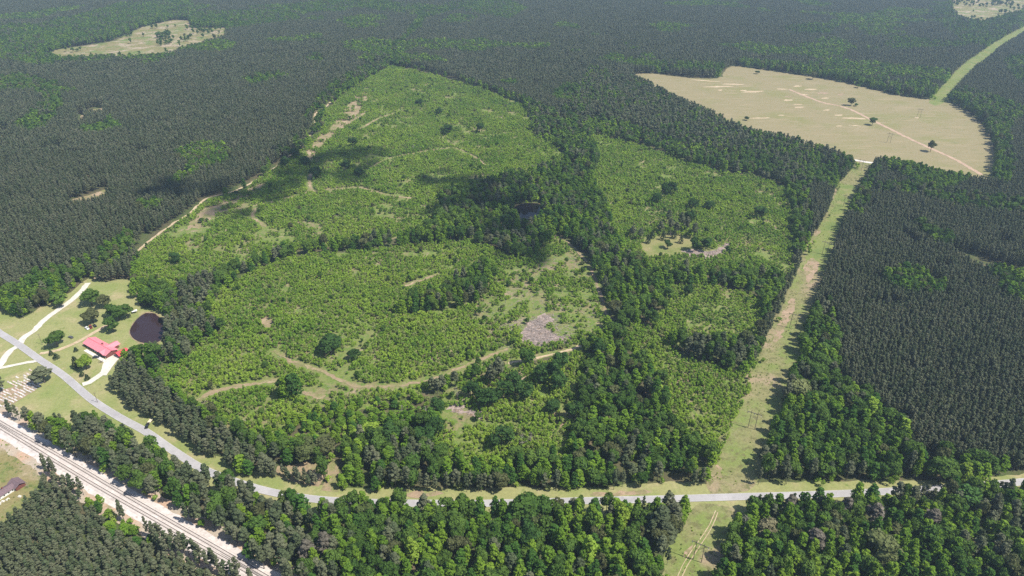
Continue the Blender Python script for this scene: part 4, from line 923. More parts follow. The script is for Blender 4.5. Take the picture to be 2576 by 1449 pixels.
SINGLE = [  # kind, photo x, y of the base, crown radius m, height m, label
 ('oak',834,890,8.0,15,'large lone dark oak standing in the lower clear-cut'),
 ('oak',893,905,4.5,9,'smaller dark oak just beside the large lone oak'),
 ('poplar',722,1006,4.2,19,'tall tree on the track bend, paler side of the clump'),
 ('oak',738,1000,5.0,19,'tall round oak in the clump by the track bend'),
 ('poplar',750,1002,4.0,20,'tall light green tree in the clump by the track bend'),
 ('oak',714,996,4.0,14,'shorter oak at the edge of the clump by the track bend'),
 ('oak',1105,290,5.5,12,'lone round oak high on the upper clear-cut slope'),
 ('oak',1128,338,7.0,14,'wide pair-crowned oak on the upper clear-cut slope'),
 ('poplar',1132,298,3.0,13,'thin upright tree above the wide oak on the slope'),
 ('oak',1207,334,5.5,14,'lone oak east of the wide oak on the upper slope'),
 ('oak',1056,265,5.5,10,'low oak near the top of the clear-cut beside slash'),
 ('oak',1190,478,6.0,13,'oak on the edge of the shaded creek trees'),
 ('oak',887,372,5.5,15,'dark oak standing in the cloud shade on the slope'),
 ('oak',870,430,6.5,13,'round oak in the cloud shade by the spur track'),
 ('oak',795,450,6.5,15,'tall oak between the two arms of the spur track'),
 ('oak',740,400,6.5,13,'oak in cloud shade at the plantation edge'),
 ('oak',770,420,6.0,13,'second oak in cloud shade near the plantation edge'),
 ('oak',720,420,6.0,13,'third oak in cloud shade, closest to the plantation'),
 ('oak',905,445,6.0,11,'oak below the ridge track in cloud shade'),
 ('oak',1911,548,6.5,12,'lone oak in the creek clear-cut towards the power line'),
 ('oak',1741,528,5.5,12,'round oak above the grassy yard, the one with shadow on bare soil'),
 ('oak',1783,530,5.0,11,'round oak above the grassy yard, nearest the bare arc'),
 ('oak',1671,500,5.0,17,'tall oak of the clump above the grassy yard'),
 ('oak',1690,490,5.5,15,'oak of the clump above the grassy yard, at its back'),
 ('oak',1650,515,5.0,13,'lower oak of the clump above the grassy yard'),
 ('oak',1745,632,5.0,13,'first of the twin oaks over the slash crescent'),
 ('oak',1774,630,5.0,13,'second of the twin oaks over the slash crescent'),
 ('oak',1679,625,3.8,8,'small oak on the lawn of the grassy yard'),
 ('cedar',1712,612,2.6,9,'dark cedar in the middle of the grassy yard'),
 ('cedar',1640,600,2.6,8,'cedar at the edge of the grassy yard by the track'),
 ('big_pine',1660,590,3.8,14,'brown pine at the top of the grassy yard'),
 ('big_pine',1685,585,3.6,15,'tall brown pine behind the grassy yard'),
 ('big_pine',1700,592,3.8,14,'brown pine leaning over the grassy yard'),
 ('big_pine',1726,585,3.8,16,'tallest brown pine behind the twin oaks'),
 ('big_pine',1610,605,4.0,13,'brown pine by the creek side of the grassy yard'),
 ('cedar',1668,604,3.0,10,'broad cedar behind the small oak of the grassy yard'),
 ('cedar',1695,600,2.8,11,'tall cedar at the back of the grassy yard'),
 ('cedar',1630,612,2.8,9,'cedar at the west rim of the grassy yard'),
 ('big_pine',1745,600,4.2,16,'dark pine right behind the twin oaks'),
 ('big_pine',1712,575,4.2,17,'dark pine at the head of the yard grove'),
 ('big_pine',1680,565,4.0,16,'grey pine at the head of the yard grove'),
 ('oak',1735,560,5.0,13,'dark oak between the yard grove and the upper oaks'),
 ('big_pine',1590,598,4.0,12,'grey-brown pine next to the creek trees'),
 ('oak',1730,745,4.0,11,'small lone tree in the clear-cut pocket'),
 ('poplar',1800,758,2.6,12,'thin upright tree in the clear-cut pocket'),
 ('oak',1440,1058,5.6,15,'dense round dark tree beside bare soil'),
 ('oak',1262,1128,6.2,15,'round blue-green tree in the sapling clearing'),
 ('oak',1225,1025,6.5,15,'large oak over the pinkish slash'),
 ('oak',1265,1010,6.0,15,'large oak next to the pinkish slash'),
 ('oak',1320,1008,6.0,15,'oak shading the bare slope above the clearing'),
 ('big_pine',1255,960,5.0,19,'tall grey pine at the edge of the lower clear-cut'),
 ('big_pine',1235,972,4.2,17,'second grey pine at the edge of the lower clear-cut'),
 ('oak',1390,965,5.5,19,'tall dark green tree below the sandy track'),
 ('oak',1360,965,5.5,15,'oak below the sandy track'),
 ('oak',1505,905,5.0,17,'dark pointed tree by the end of the sandy track'),
 ('oak',1390,1042,4.4,10,'small oak above the bare patch'),
 ('oak',445,668,5.0,12,'dark lone oak in the upper clear-cut near the house'),
 ('oak',145,872,6.3,12,'round shade oak in front of the red-roofed house'),
 ('oak',232,768,7.0,13,'big oak beside the pale dirt lane'),
 ('oak',234,812,6.3,12,'big oak near the parked cars'),
 ('oak',285,834,5.5,11,'oak beside the two-rut drive by the pond'),
 ('oak',265,775,5.0,11,'oak between the lane and the pond'),
 ('oak',300,806,6.0,12,'dark oak near the pond bank'),
 ('oak',322,800,5.0,12,'oak right above the pond bank'),
 ('oak',285,800,5.0,11,'dark oak in the yard clump by the pond'),
 ('oak',155,770,6.0,11,'oak hanging over the pale dirt lane'),
 ('oak',219,928,5.0,11,'bright green oak beside the curved white drive','lime'),
 ('cedar',195,926,3.2,10,'dark pointed cedar beside the bright green oak'),
 ('cedar',208,946,1.9,4.4,'small round cedar bush beside the curved drive'),
 ('cedar',221,955,2.0,4.4,'lower of two small cedar bushes by the curved drive'),
 ('cedar',130,893,1.9,4.0,'small cedar bush near the road by the drive'),
 ('cedar',143,902,2.5,4.5,'wider cedar bush near the road by the drive'),
 ('cedar',192,884,1.8,3.6,'dark shrub in front of the red-roofed house'),
 ('big_pine',113,963,7.4,12,'broad dark pine standing at the cemetery by the road'),
 ('big_pine',0,988,5.8,12,'dark pine at the far side of the cemetery'),
 ('oak',2044,200,6.0,13,'round tree on the far edge of the hay field'),
 ('oak',2140,266,6.0,12,'lone tree in the hay field above the track'),
 ('oak',2153,267,3.0,4.5,'low shrub beside the lone tree in the hay field'),
 ('oak',2157,221,4.0,6,'small tree close to the far woods of the hay field'),
 ('oak',2194,315,5.2,11,'lone tree on the hay field track'),
 ('oak',2340,382,4.8,15,'tall lone tree where the hay field track descends'),
 ('oak',1878,303,3.4,6,'small tree beside the dotted sandy streak'),
 ('oak',1904,186,4.0,6,'low tree at the top corner of the hay field'),
 ('oak',1668,187,4.0,7,'low tree at the near end of the far woods'),
 ('oak',2456,1193,8.0,17,'large round oak on the verge at the road bend'),
 ('oak',2360,1212,7.0,17,'large oak standing in front of the east plantation by the road'),
 ('poplar',612,1188,4.5,13,'bright green tree at the end of the roadside pine row'),
 ('poplar',628,1194,3.6,11,'lower bright green tree at the end of the roadside pine row'),
 ('oak',2240,1085,6.0,16,'tall round tree at the plantation corner near the road'),
 ('poplar',745,1300,4.5,20,'tall yellow-green tree on the road bend'),
 ('poplar',768,1305,4.0,18,'yellow-green tree next to the tall one on the road bend'),
 ('oak',1320,1318,8.0,19,'large dark oak crowding the south side of the road'),
 ('oak',1350,1312,7.0,18,'second large dark oak crowding the south side of the road'),
 ('big_pine',1660,1345,6.5,19,'broad dark grey pine by the south power line strip'),
 ('big_pine',1690,1330,5.5,18,'second broad grey pine by the south power line strip'),
 ('big_pine',1672,1375,6.0,17,'lower broad grey pine by the south power line strip'),
 ('oak',985,1118,6.5,15,'broad dark oak above the dark pine stand'),
 ('oak',1070,1120,6.0,14,'dark oak with a deep shadow above the pine stand'),
 ('oak',1102,1043,5.0,13,'dark oak at the head of the bare pinkish path'),
 ('oak',1184,1000,5.0,12,'oak at the left end of the bare slope'),
 ('oak',1405,985,5.0,16,'emerald tall oak below the sandy track','emerald'),
 ('oak',1412,930,4.6,15,'dark tree hugging the sandy track','emerald'),
 ('oak',1290,975,5.0,12,'low spreading oak among the big oaks'),
 ('oak',1922,1365,5.5,16,'beige blossoming tree in the wood','beige'),
 ('oak',2204,1420,7.5,18,'big grey-green round tree in the wood','olive'),
 ('oak',2413,1284,6.8,17,'huge blue-green oak on the road edge','emerald'),
 ('oak',1327,1380,6.0,18,'emerald round tree in the wood','emerald'),
 ('big_pine',780,1425,5.0,18,'brown pine beside the railway wood','brown_pine'),
 ('big_pine',822,1402,4.5,17,'second brown pine behind the first one','brown_pine'),
 ('oak',2006,1010,7.5,16,'olive wide oak by the power line','olive'),
 ('poplar',2182,1056,5.5,17,'lime domed tree at the plantation corner','lime'),
 ('poplar',2264,1104,4.5,16,'lime tree on the plantation edge','lime'),
 ('poplar',2415,1218,4.5,16,'light green tree on the verge, first','lime'),
 ('poplar',2440,1218,4.5,16,'light green tree on the verge, second'),
 ('poplar',2462,1216,4.0,15,'light green tree on the verge, third'),
 ('oak',935,1095,5.0,9,'yellow-green tree above the dark oaks','lime'),
 ('oak',905,1105,4.5,8,'second yellow-green tree above the dark oaks','lime'),
 ('big_pine',2330,1345,5.5,17,'brown pine in the east wood','brown_pine'),
 ('big_pine',2190,1330,5.5,17,'brown broad pine in the east wood','brown_pine'),
 ('big_pine',2040,1395,6.0,17,'dark brown pine in the south-east wood','brown_pine'),
 ('big_pine',2120,1310,5.0,16,'brownish pine near the road','brown_pine'),
 ('big_pine',1980,1300,4.5,15,'grey pine near the road','brown_pine'),
 ('oak',1150,1350,6.0,17,'dark round tree in the middle wood'),
 ('poplar',1040,1420,4.4,19,'lime tall tree in the middle wood','lime'),
 ('poplar',1480,1420,4.4,20,'lime tall tree near the strip','lime'),
 ('poplar',1560,1330,4.0,19,'lime tree poking over the road','lime'),
 ('oak',1275,575,6.0,15,'dark oak at the lower bank of the creek pond'),
 ('poplar',1300,592,4.0,18,'narrow tree below the creek pond'),
 ('oak',1380,560,6.0,15,'dark oak at the right bank of the creek pond'),
 ('oak',1340,500,7.0,16,'dark oak behind the creek pond'),
 ('oak',1290,500,6.5,16,'second dark oak behind the creek pond'),
 ('oak',1098,1092,5.5,12,'round oak by the sapling clearing'), ('oak',820,1150,6.0,13,'dark round oak beside the road entrance'), ('oak',780,1155,7.0,14,'broad dark oak above the tan grassy bank'),
]
single_xy = []
LAND = []
for row in SINGLE:
    kind, x, y, r, h, lab = row[:6]
    X0, Y0 = g(x, y)
    plant(kind, X0, Y0, r / SPEC[kind][0] * (1.18 if kind == 'oak' else 1.05), h / SPEC[kind][1] * 1.08, lab, mat=row[6] if len(row) > 6 else ('dark_oak' if kind == 'oak' and x > 400 and y < 1130 and x < 1950 else None))
    single_xy.append((X0, Y0, r))
    if len(lab.split()) <= 10: LAND.append((X0, Y0, lab))
LAND += [(*g(1754, 1411), 'frame pole south of the road'), (*g(1890, 1078), 'frame pole halfway up the strip'), (*g(1993, 826), 'frame pole on the bare clay'), (*g(1606, 1005), 'tiny dark patch in the woods'),
         (*g(1325, 548), 'creek pond'), (*g(370, 830), 'farm pond'), (*g(371, 1073), 'black pickup'), (*g(1785, 1225), 'corner of the strip and the verge'), (*g(28, 1233), 'old purple-roofed house'),
         (*g(827, 1215), 'dirt entrance'), (*g(750, 1195), 'tan grassy bank'), (*g(690, 1240), 'road bend'), (*g(2530, 1215), 'road at the frame edge')]
single_xy = np.array(single_xy)

# dead trees
DM = [dead_mb(np.random.default_rng(300 + k), 11.0).mesh('dead_tree', M['dead_twig']) for k in range(3)]
for i, (x, y, h, lab) in enumerate([(1313,1128,12,'bare white dead tree in the sapling clearing'),(1150,1005,11,'grey dead tree by the bare slope'),(1012,1045,9,'silvery dead tree above the young light hardwoods'),(1072,1052,11,'grey leafless tree beside a dark oak'),(1040,380,10,'leafless tree on the upper clear-cut slope'),(1335,1120,11,'grey half-dead tree among the round oaks'),(72,1228,5,'white broken snag in the scrub field'),(1420,560,12,'leafless grey tree near the creek pond'),(1865,1352,17,'leafless grey tree in the wood by the south strip'),(1685,600,9,'grey leafless tree near the grassy yard'),(430,862,9,'leafless grey shrub beside the farm pond')]):
    X0, Y0 = g(x, y)
    o = bpy.data.objects.new('dead_tree', DM[i % 3]); o.location = (X0, Y0, 0); o.rotation_euler = (0, 0, i); o.scale = (h / 11,) * 3
    link(o); tag(o, lab, 'dead tree')

# ------------------------------------------------------------------ the woods: nearest 300 of a kind one by one, the rest as one object
LIM = {'pine': 150, 'big_pine': 110, 'oak': 215, 'poplar': 290, 'sapling': 290, 'cedar': 0}
LOOK = {'pine': ('grey-green pine', 'pines'), 'big_pine': ('dark rounded pine', 'rounded pines'), 'oak': ('round-crowned hardwood', 'round hardwoods'), 'poplar': ('narrow light green hardwood', 'narrow hardwoods'), 'sapling': ('bright green sapling', 'saplings')}
STUFF = {'pine': ('pine_forest', 'grey-green pine plantations covering most of the land', 'pine woods'), 'big_pine': ('old_pine_forest', 'dark rounded pines mixed through the hardwood stands', 'pine woods'), 'oak': ('hardwood_forest', 'round dark green hardwoods of the mixed stands', 'woods'), 'poplar': ('light_hardwood_forest', 'narrow light green hardwoods of the mixed stands', 'woods'), 'sapling': ('sapling_undergrowth', 'bright green saplings and weeds covering the clear-cuts', 'undergrowth')}
_t = 'twentieth,twenty-first,twenty-second,twenty-third,twenty-fourth,twenty-fifth,twenty-sixth,twenty-seventh,twenty-eighth,twenty-ninth,thirtieth'.split(',')
ORD = 'nearest,second,third,fourth,fifth,sixth,seventh,eighth,ninth,tenth,eleventh,twelfth,thirteenth,fourteenth,fifteenth,sixteenth,seventeenth,eighteenth,nineteenth'.split(',') + _t
SHORT = {'pine': 'grey-green pine', 'big_pine': 'rounded pine', 'oak': 'round hardwood', 'poplar': 'narrow hardwood', 'sapling': 'sapling'}
LXY = np.array([l[:2] for l in LAND])
rowE = [(np.vstack([G(p), G(p)[:1]])) for p in (ROW_N, ROW_S, FIELD, ROW_FAR)]
roadG = G(ROAD); railG = G(T1); rowG = G([(1850,1450),(1870,1215),(1990,830),(2070,650),(2130,500)])
for kind, parts in trees.items():
    if not parts: continue
    A = np.concatenate(parts)
    # keep clear of the named trees
    d = np.full(len(A), 1e9)
    near = A[:, 1] < 1500
    for X0, Y0, r in single_xy:
        dd = np.hypot(A[near, 0] - X0, A[near, 1] - Y0) - r * (0.75 if kind != 'sapling' else 0.35)
        d[near] = np.minimum(d[near], dd)
    A = A[d > 0]
    # keep off the paved road
    nr = A[:, 1] < 800
    dr = np.full(len(A), 1e9); dr[nr] = dist_line(A[nr, 0], A[nr, 1], roadG)
    A = A[dr > (np.where((A[:, 5] > 800) & (A[:, 5] < 1380), 5.0, 7.5) if kind != 'sapling' else 4.2)]
    if kind != 'sapling':            # crowns keep inside the stand edges along the open strips
        de = np.full(len(A), 1e9); nr = A[:, 1] < 1500
        for e in rowE: de[nr] = np.minimum(de[nr], dist_line(A[nr, 0], A[nr, 1], e))
        A = A[(de > A[:, 2] * SPEC[kind][0] * 0.8)]
    vis = (A[:, 5] > 4) & (A[:, 5] < 2572) & (A[:, 6] < 1449 + 10) & (A[:, 4] > -2)
    size = A[:, 3] * SPEC[kind][1] / np.hypot(A[:, 1], CAM_H)
    order = np.argsort(np.where(vis, -size, 1e9))
    pick = order[:LIM[kind]]
    AX = A[A[:, 4] > -2][:, :2]
    for i in pick:
        X0, Y0, sc, sz, rg, px_, py_ = A[i]
        hh = sz * SPEC[kind][1]
        where = REG[int(rg)][1] if rg >= 0 else DEF[int(default_phrase(np.array([px_]), np.array([py_]))[0])]
        hm = SPEC[kind][1] * (0.8 if kind != 'sapling' else 1.0)
        sw = 'tall' if hh > hm * 1.12 else ('short' if hh < hm * 0.8 else 'middle-sized')
        # which one: its rank from a landmark, on one side of it, among all trees of its look
        best = None
        dl = LXY - np.array([X0, Y0])
        for q in np.argsort(np.hypot(dl[:, 0], dl[:, 1]))[:14]:
            vx, vy = X0 - LXY[q, 0], Y0 - LXY[q, 1]
            vx_, vy_ = AX[:, 0] - LXY[q, 0], AX[:, 1] - LXY[q, 1]
            if abs(vx) > abs(vy): side = (np.abs(vx_) > np.abs(vy_)) & (np.sign(vx_) == np.sign(vx)); dw = 'right of' if vx > 0 else 'left of'
            else: side = (np.abs(vx_) <= np.abs(vy_)) & (np.sign(vy_) == np.sign(vy)); dw = 'behind' if vy > 0 else 'before'
            rk = int((np.hypot(vx_[side], vy_[side]) < math.hypot(vx, vy) - 1e-6).sum())
            if rk < len(ORD) and (best is None or rk < best[0]): best = (rk, dw, LAND[q][2])
        if best:
            lab = '%s %s %s the %s' % (ORD[best[0]], SHORT[kind], best[1], best[2])
            grp = '%s %s' % (LOOK[kind][1], where)
        else:
            lab = '%s %s %s' % (sw, SHORT[kind], where); grp = lab
        plant(kind, X0, Y0, sc, sz, lab, grp)
    rest = np.ones(len(A), bool); rest[pick] = False
    Bq = A[rest]
    dist = np.hypot(Bq[:, 1], CAM_H)
    far = dist > (900 if kind != 'sapling' else 700)
    var = np.where(far, 5 + rng.integers(0, 3, len(Bq)), rng.integers(0, 5, len(Bq)))
    nm, lab, cat = STUFF[kind]
    stuff_scatter(nm, kind, Bq[:, 0], Bq[:, 1], Bq[:, 2], Bq[:, 3], var, lab, cat)
    print('TREES', kind, len(A))

# ------------------------------------------------------------------ logging slash
mb = MB(); rs = random.Random(3)
def slash(poly, n, lmin=2, lmax=7):
    P = G(poly); a, b = P.min(0), P.max(0); k = 0
    while k < n:
        x, y = rs.uniform(a[0], b[0]), rs.uniform(a[1], b[1])
        if not inpoly(np.array([x]), np.array([y]), P)[0]: continue
        k += 1
        an = rs.gauss(0.5, 0.8); l = rs.uniform(lmin, lmax); z = rs.uniform(0.15, 0.7)
        dx, dy = math.cos(an) * l / 2, math.sin(an) * l / 2
        mb.tube((x - dx, y - dy, z + rs.uniform(-0.1, 0.3)), (x + dx, y + dy, z + rs.uniform(-0.1, 0.3)), rs.uniform(0.07, 0.2), 0.06, 3, caps=False)
slash([(1312,865),(1320,830),(1347,802),(1375,792),(1388,812),(1368,826),(1395,838),(1418,852),(1400,866),(1355,868)], 420)
tag(mb.build('logging_slash', M['dead_twig']), 'grey heap of logging slash in the lower clear-cut', 'slash', None, 'stuff')
mb = MB(); slash([(1718,634),(1745,630),(1790,633),(1825,614),(1840,608),(1828,626),(1800,644),(1740,645)], 160)
tag(mb.build('logging_slash', M['dead_twig']), 'pale crescent of logging slash under the twin oaks', 'slash', None, 'stuff')
mb = MB()
for poly, n in (([(1230,830),(1320,800),(1420,790),(1450,850),(1400,880),(1250,880)], 420), (CUT_LOW_SPARSE, 620), (CUT_LOW, 420), (CUT_UP, 260), (CUT_R1, 200), ([(1130,1035),(1165,1005),(1240,1040),(1200,1052)], 60), ([(1050,185),(1160,212),(1090,222)], 40)): slash(poly, n, 1.5, 6)
tag(mb.build('scattered_slash', M['dead_twig']), 'scattered grey sticks lying between the clear-cut saplings', 'slash', None, 'stuff')
for x, y, an, l, lab in ((1100,796,0.1,9,'pale fallen log below the hardwood clump'),(1542,802,2.7,9,'pale curved fallen log beside the creek trees'),(1030,1058,0.0,10,'long pale log lying by the grey leafless tree'),(1200,1040,-0.4,8,'pale log on the pinkish slash'),(1040,806,1.9,7,'white log standing out in the lower clear-cut')):
    X0, Y0 = g(x, y)
    m_ = MB().tube((-l / 2, 0, 0.3), (0, 0.3, 0.36), 0.26, 0.22, 7).tube((0, 0.3, 0.36), (l / 2, 0, 0.3), 0.22, 0.13, 7)
    m_.tube((l * 0.2, 0.2, 0.35), (l * 0.38, 1.5, 0.9), 0.09, 0.04, 5).tube((l * 0.1, 0.2, 0.35), (l * 0.3, -1.2, 0.5), 0.08, 0.04, 5)
    o = m_.build('fallen_log', M['dead_twig']); o.location = (X0, Y0, 0); o.rotation_euler = (0, 0, an); tag(o, lab, 'log')

# ------------------------------------------------------------------ H-frame power poles
def h_frame():
    root = bpy.data.objects.new('power_pole', None); C.objects.link(root)
    for s in (-2.1, 2.1): MB().tube((s, 0, -0.3), (s * 0.98, 0, 14.5), 0.2, 0.13, 8).build('pole', M['pole'], root)
    MB().box(-4.6, 4.6, -0.13, 0.13, 12.6, 12.95).build('crossarm', M['pole'], root)
    for s in (-1, 1): MB().tube((s * 2.05, 0.16, 10.6), (-s * 2.05, 0.16, 7.6), 0.07, 0.07, 5).build('brace', M['pole'], root)
    for x in (-4.2, 0, 4.2):
        m_ = MB()
        for k in range(5): m_.tube((x, 0, 12.55 - k * 0.22), (x, 0, 12.45 - k * 0.22), 0.16, 0.12, 8)
        m_.tube((x, 0, 12.6), (x, 0, 11.5), 0.03, 0.03, 5).build('insulator', M['insulator'], root)
    return root
def copy_tree(o, parent=None):
    c = o.copy(); C.objects.link(c); c.parent = parent
    for ch in list(o.children): copy_tree(ch, c)
    return c
HF = [(1754,1411,'wooden H-frame power pole among the wheel ruts south of the road'),(1890,1078,'wooden H-frame power pole halfway up the strip by the clay'),(1993,826,'wooden H-frame power pole beside the tree shade on bare clay'),(2074,640,'wooden H-frame power pole in weeds beside the tall pines'),(2126,520,'wooden H-frame power pole on the bright mown strip'),(2162,428,'wooden H-frame power pole beside the white gravel road'),(2235,359,'wooden H-frame power pole in the hay field near its track'),(2310,296,'distant wooden H-frame power pole on a gravel pad in the field')]
base = None
hx = [g(x, y) for x, y, _ in HF]
for i, (x, y, lab) in enumerate(HF):
    o = h_frame() if base is None else copy_tree(base)
    base = base or o
    a, b = hx[max(0, i - 1)], hx[min(len(hx) - 1, i + 1)]
    o.location = (*hx[i], 0); o.rotation_euler = (0, 0, math.atan2(b[1] - a[1], b[0] - a[0]) - math.pi / 2)
    tag(o, lab, 'power pole', 'H-frame poles along the power line')
# single roadside poles
def road_pole(x, y, h, lab, rz=0.6):
    root = empty('utility_pole', (*g(x, y), 0), rz); tag(root, lab, 'utility pole', 'utility poles along the paved road')
    MB().tube((0, 0, -0.3), (0, 0, h), 0.17, 0.11, 8).build('pole', M['pole'], root)
    MB().box(-1.2, 1.2, -0.06, 0.06, h - 1.0, h - 0.86).build('crossarm', M['pole'], root)
    for s in (-1.05, 0.35, 1.05): MB().tube((s, 0, h - 0.86), (s, 0, h - 0.6), 0.06, 0.04, 6).build('insulator', M['insulator'], root)
road_pole(107, 867, 10.5, 'thin wooden utility pole on the lawn by the road junction')
road_pole(246, 1013, 9.0, 'thin wooden utility pole at the drive mouth below the house')

# ------------------------------------------------------------------ red-roofed house
def frame(pW, pN, pE, pS, z):
    q = [Vector((*g(*p, z), 0)) for p in (pW, pN, pE, pS)]
    c = sum(q, Vector()) / 4
    ax = ((q[2] + q[3]) - (q[0] + q[1])) / 2; ay = ((q[1] + q[2]) - (q[0] + q[3])) / 2
    return c, ax.length, ay.length, math.atan2(ax.y, ax.x)
cH, LH, WH, aH = frame((208.5, 864), (238, 845.5), (296, 879), (267, 895.5), 3.0)
WH = max(9.0, min(WH, 13.0))
print('HOUSE', cH, LH, WH, aH)
house = empty('ranch_house', (cH.x, cH.y, 0.07), aH)
tag(house, 'long ranch house with a pinkish red metal roof and dark brick walls', 'house')
hl, hw = LH / 2 - 0.7, WH / 2 - 0.7
MB().box(-hl, hl, -hw, hw, 0, 2.75).build('wall', M['brick'], house)
def gable(l, w, z0, rise, th=0.18):
    """two-slope roof along X, eaves at z0"""
    m_ = MB()
    m_.add([(-l, -w, z0), (l, -w, z0), (l, 0, z0 + rise), (-l, 0, z0 + rise), (-l, -w, z0 + th), (l, -w, z0 + th), (l, 0, z0 + rise + th), (-l, 0, z0 + rise + th),
            (-l, w, z0), (l, w, z0), (-l, w, z0 + th), (l, w, z0 + th)],
           [(4, 5, 6, 7), (7, 6, 11, 10), (3, 2, 1, 0), (8, 9, 2, 3), (0, 1, 5, 4), (9, 8, 10, 11), (1, 2, 6, 5), (2, 9, 11, 6), (3, 0, 4, 7), (8, 3, 7, 10)])
    return m_
rf = gable(LH / 2, WH / 2, 2.75, 2.0).build('roof', M['red_roof'], house)
m_ = MB()
for k in range(int(LH / 0.9)):
    x = -LH / 2 + 0.45 + k * 0.9
    for s in (-1, 1): m_.tube((x, s * (WH / 2 - 0.05), 2.97), (x, s * 0.12, 4.93), 0.035, 0.035, 4)
tag(m_.build('roof_seams', M['red_roof'], rf), kind='stuff')
MB().tube((-LH / 2, 0, 4.93), (LH / 2, 0, 4.93), 0.13, 0.13, 6).build('ridge_cap', M['red_seam'], rf)
for s, nmw in ((-1, 0), (1, 1)):
    m_ = MB(); m_.prism([(-hw, 2.75), (hw, 2.75), (0, 4.6)], 0, 0.12)
    o = m_.build('gable_end', M['brick'], house); o.rotation_euler = (0, 0, math.pi / 2); o.location = (s * hl + (0.12 if s < 0 else 0.0), 0, 0)
# rear wing
wx = hl * 0.42
wg = MB(); wg.box(wx - 3.0, wx + 3.0, hw, hw + 4.2, 0, 2.7); wg.build('wing_wall', M['brick'], house)
o = gable(4.6, 3.6, 2.74, 1.5).build('wing_roof', M['red_roof'], house); o.location = (wx, hw + 1.2, 0); o.rotation_euler = (0, 0, math.pi / 2)
# front cross gable (shallow)
o = gable(3.2, 4.4, 2.78, 1.55).build('front_gable_roof', M['red_roof'], house); o.location = (hl * 0.62, -hw + 1.9, 0.0); o.rotation_euler = (0, 0, math.pi / 2)
# windows, door, porch posts
for x in (-0.82, -0.58, -0.34, 0.28, 0.62, 0.84):
    f = MB().box(hl * x - 0.75, hl * x + 0.75, -hw - 0.05, -hw + 0.02, 0.9, 2.2).build('window_frame', M['trim'], house)
    MB().box(hl * x - 0.62, hl * x + 0.62, -hw - 0.075, -hw - 0.05, 1.0, 2.1).build('pane', M['glass'], f)
dr = MB().box(-0.5, 0.5, -hw - 0.06, -hw + 0.02, 0.05, 2.15).build('door', M['trim'], house)
MB().tube((0.35, -hw - 0.12, 1.05), (0.35, -hw - 0.06, 1.05), 0.04, 0.04, 6).build('handle', M['chrome'], dr)
for x in (-0.62, -0.2, 0.2, 0.48, 0.95): MB().tube((hl * x, -WH / 2 + 0.12, 0), (hl * x, -WH / 2 + 0.12, 2.78), 0.10, 0.10, 8).build('porch_post', M['trim'], house)
MB().box(hl * 0.1 - 0.5, hl * 0.1 + 0.5, 0.9, 1.9, 3.6, 5.6).build('chimney', M['brick'], rf)
# concrete walk and patio
o = MB().box(-hl * 0.62, hl + 3.2, -WH / 2 - 3.4, -WH / 2 - 0.9, 0.0, 0.14).box(hl + 1.1, hl + 3.2, -WH / 2 - 0.9, WH / 2 - 0.5, 0, 0.14).build('patio', M['concrete'])
o.location = (cH.x, cH.y, 0.1); o.rotation_euler = (0, 0, aH); tag(o, 'pale concrete walk along the front of the red-roofed house', 'patio', None, 'structure')
for px_, py_, lab in ((227, 882, 'dark garden bench on the concrete walk'),):
    r_ = empty('garden_bench', (*g(px_, py_), 0.25), aH); tag(r_, lab, 'bench')
    MB().box(-1.1, 1.1, -0.25, 0.25, 0.4, 0.47).build('seat', M['pole'], r_); MB().box(-1.1, 1.1, 0.2, 0.27, 0.5, 0.95).build('backrest', M['pole'], r_)
    for s in (-0.95, 0.95): MB().box(s - 0.05, s + 0.05, -0.22, 0.22, 0, 0.4).build('leg', M['pole'], r_)
for px_, py_, lab in ((239, 886, 'white garden statue by the front porch, beside the bench'), (250, 892, 'white garden statue by the front porch post')):
    o = MB().tube((0, 0, 0), (0, 0, 0.4), 0.35, 0.3, 8).tube((0, 0, 0.4), (0, 0, 1.2), 0.18, 0.24, 8).tube((0, 0, 1.2), (0, 0, 1.5), 0.14, 0.1, 8).build('garden_statue', M['white_stone'])
    o.location = (*g(px_, py_), 0.24); tag(o, lab, 'statue')

# garage with bright red roof
cG, LG, WG, aG = frame((290.5, 889.5), (305, 879.5), (322, 877), (308, 897), 2.6)
LG, WG = 8.0, 7.0
gar = empty('garage', (cG.x, cG.y, 0.07), aH + math.pi / 2)
tag(gar, 'small open garage with a bright red metal roof at the end of the drive', 'garage')
MB().box(-3.4, 3.4, 2.6, 2.8, 0, 2.4).box(3.2, 3.4, -2.8, 2.6, 0, 2.4).build('wall', M['brick'], gar)
for x, y in ((-3.3, -2.7), (-0.1, -2.7), (3.1, -2.95)): MB().tube((x, y, 0), (x, y, 2.42), 0.09, 0.09, 6).build('post', M['trim'], gar)
rg = gable(4.2, 3.6, 2.4, 1.5).build('roof', M['bright_red'], gar)
MB().tube((-4.2, 0, 4.08), (4.2, 0, 4.08), 0.11, 0.11, 6).build('ridge_cap', M['red_seam'], rg)
tag(MB().box(-3.1, 3.1, -2.6, 2.5, 0.0, 0.12).build('slab', M['concrete'], gar))

# white block on the pond bank (lean-to) 
X0, Y0 = g(340, 787)
sh = empty('pond_shelter', (X0, Y0, 0.07), 0.5); tag(sh, 'tiny white-roofed shelter on the pond bank under the trees', 'shelter')
gable(2.0, 1.4, 2.0, 0.6, 0.1).build('roof', M['trim'], sh)
for x in (-1.7, 1.7):
    for y in (-1.1, 1.1): MB().tube((x, y, 0), (x, y, 2.02), 0.07, 0.07, 6).build('post', M['pole'], sh)

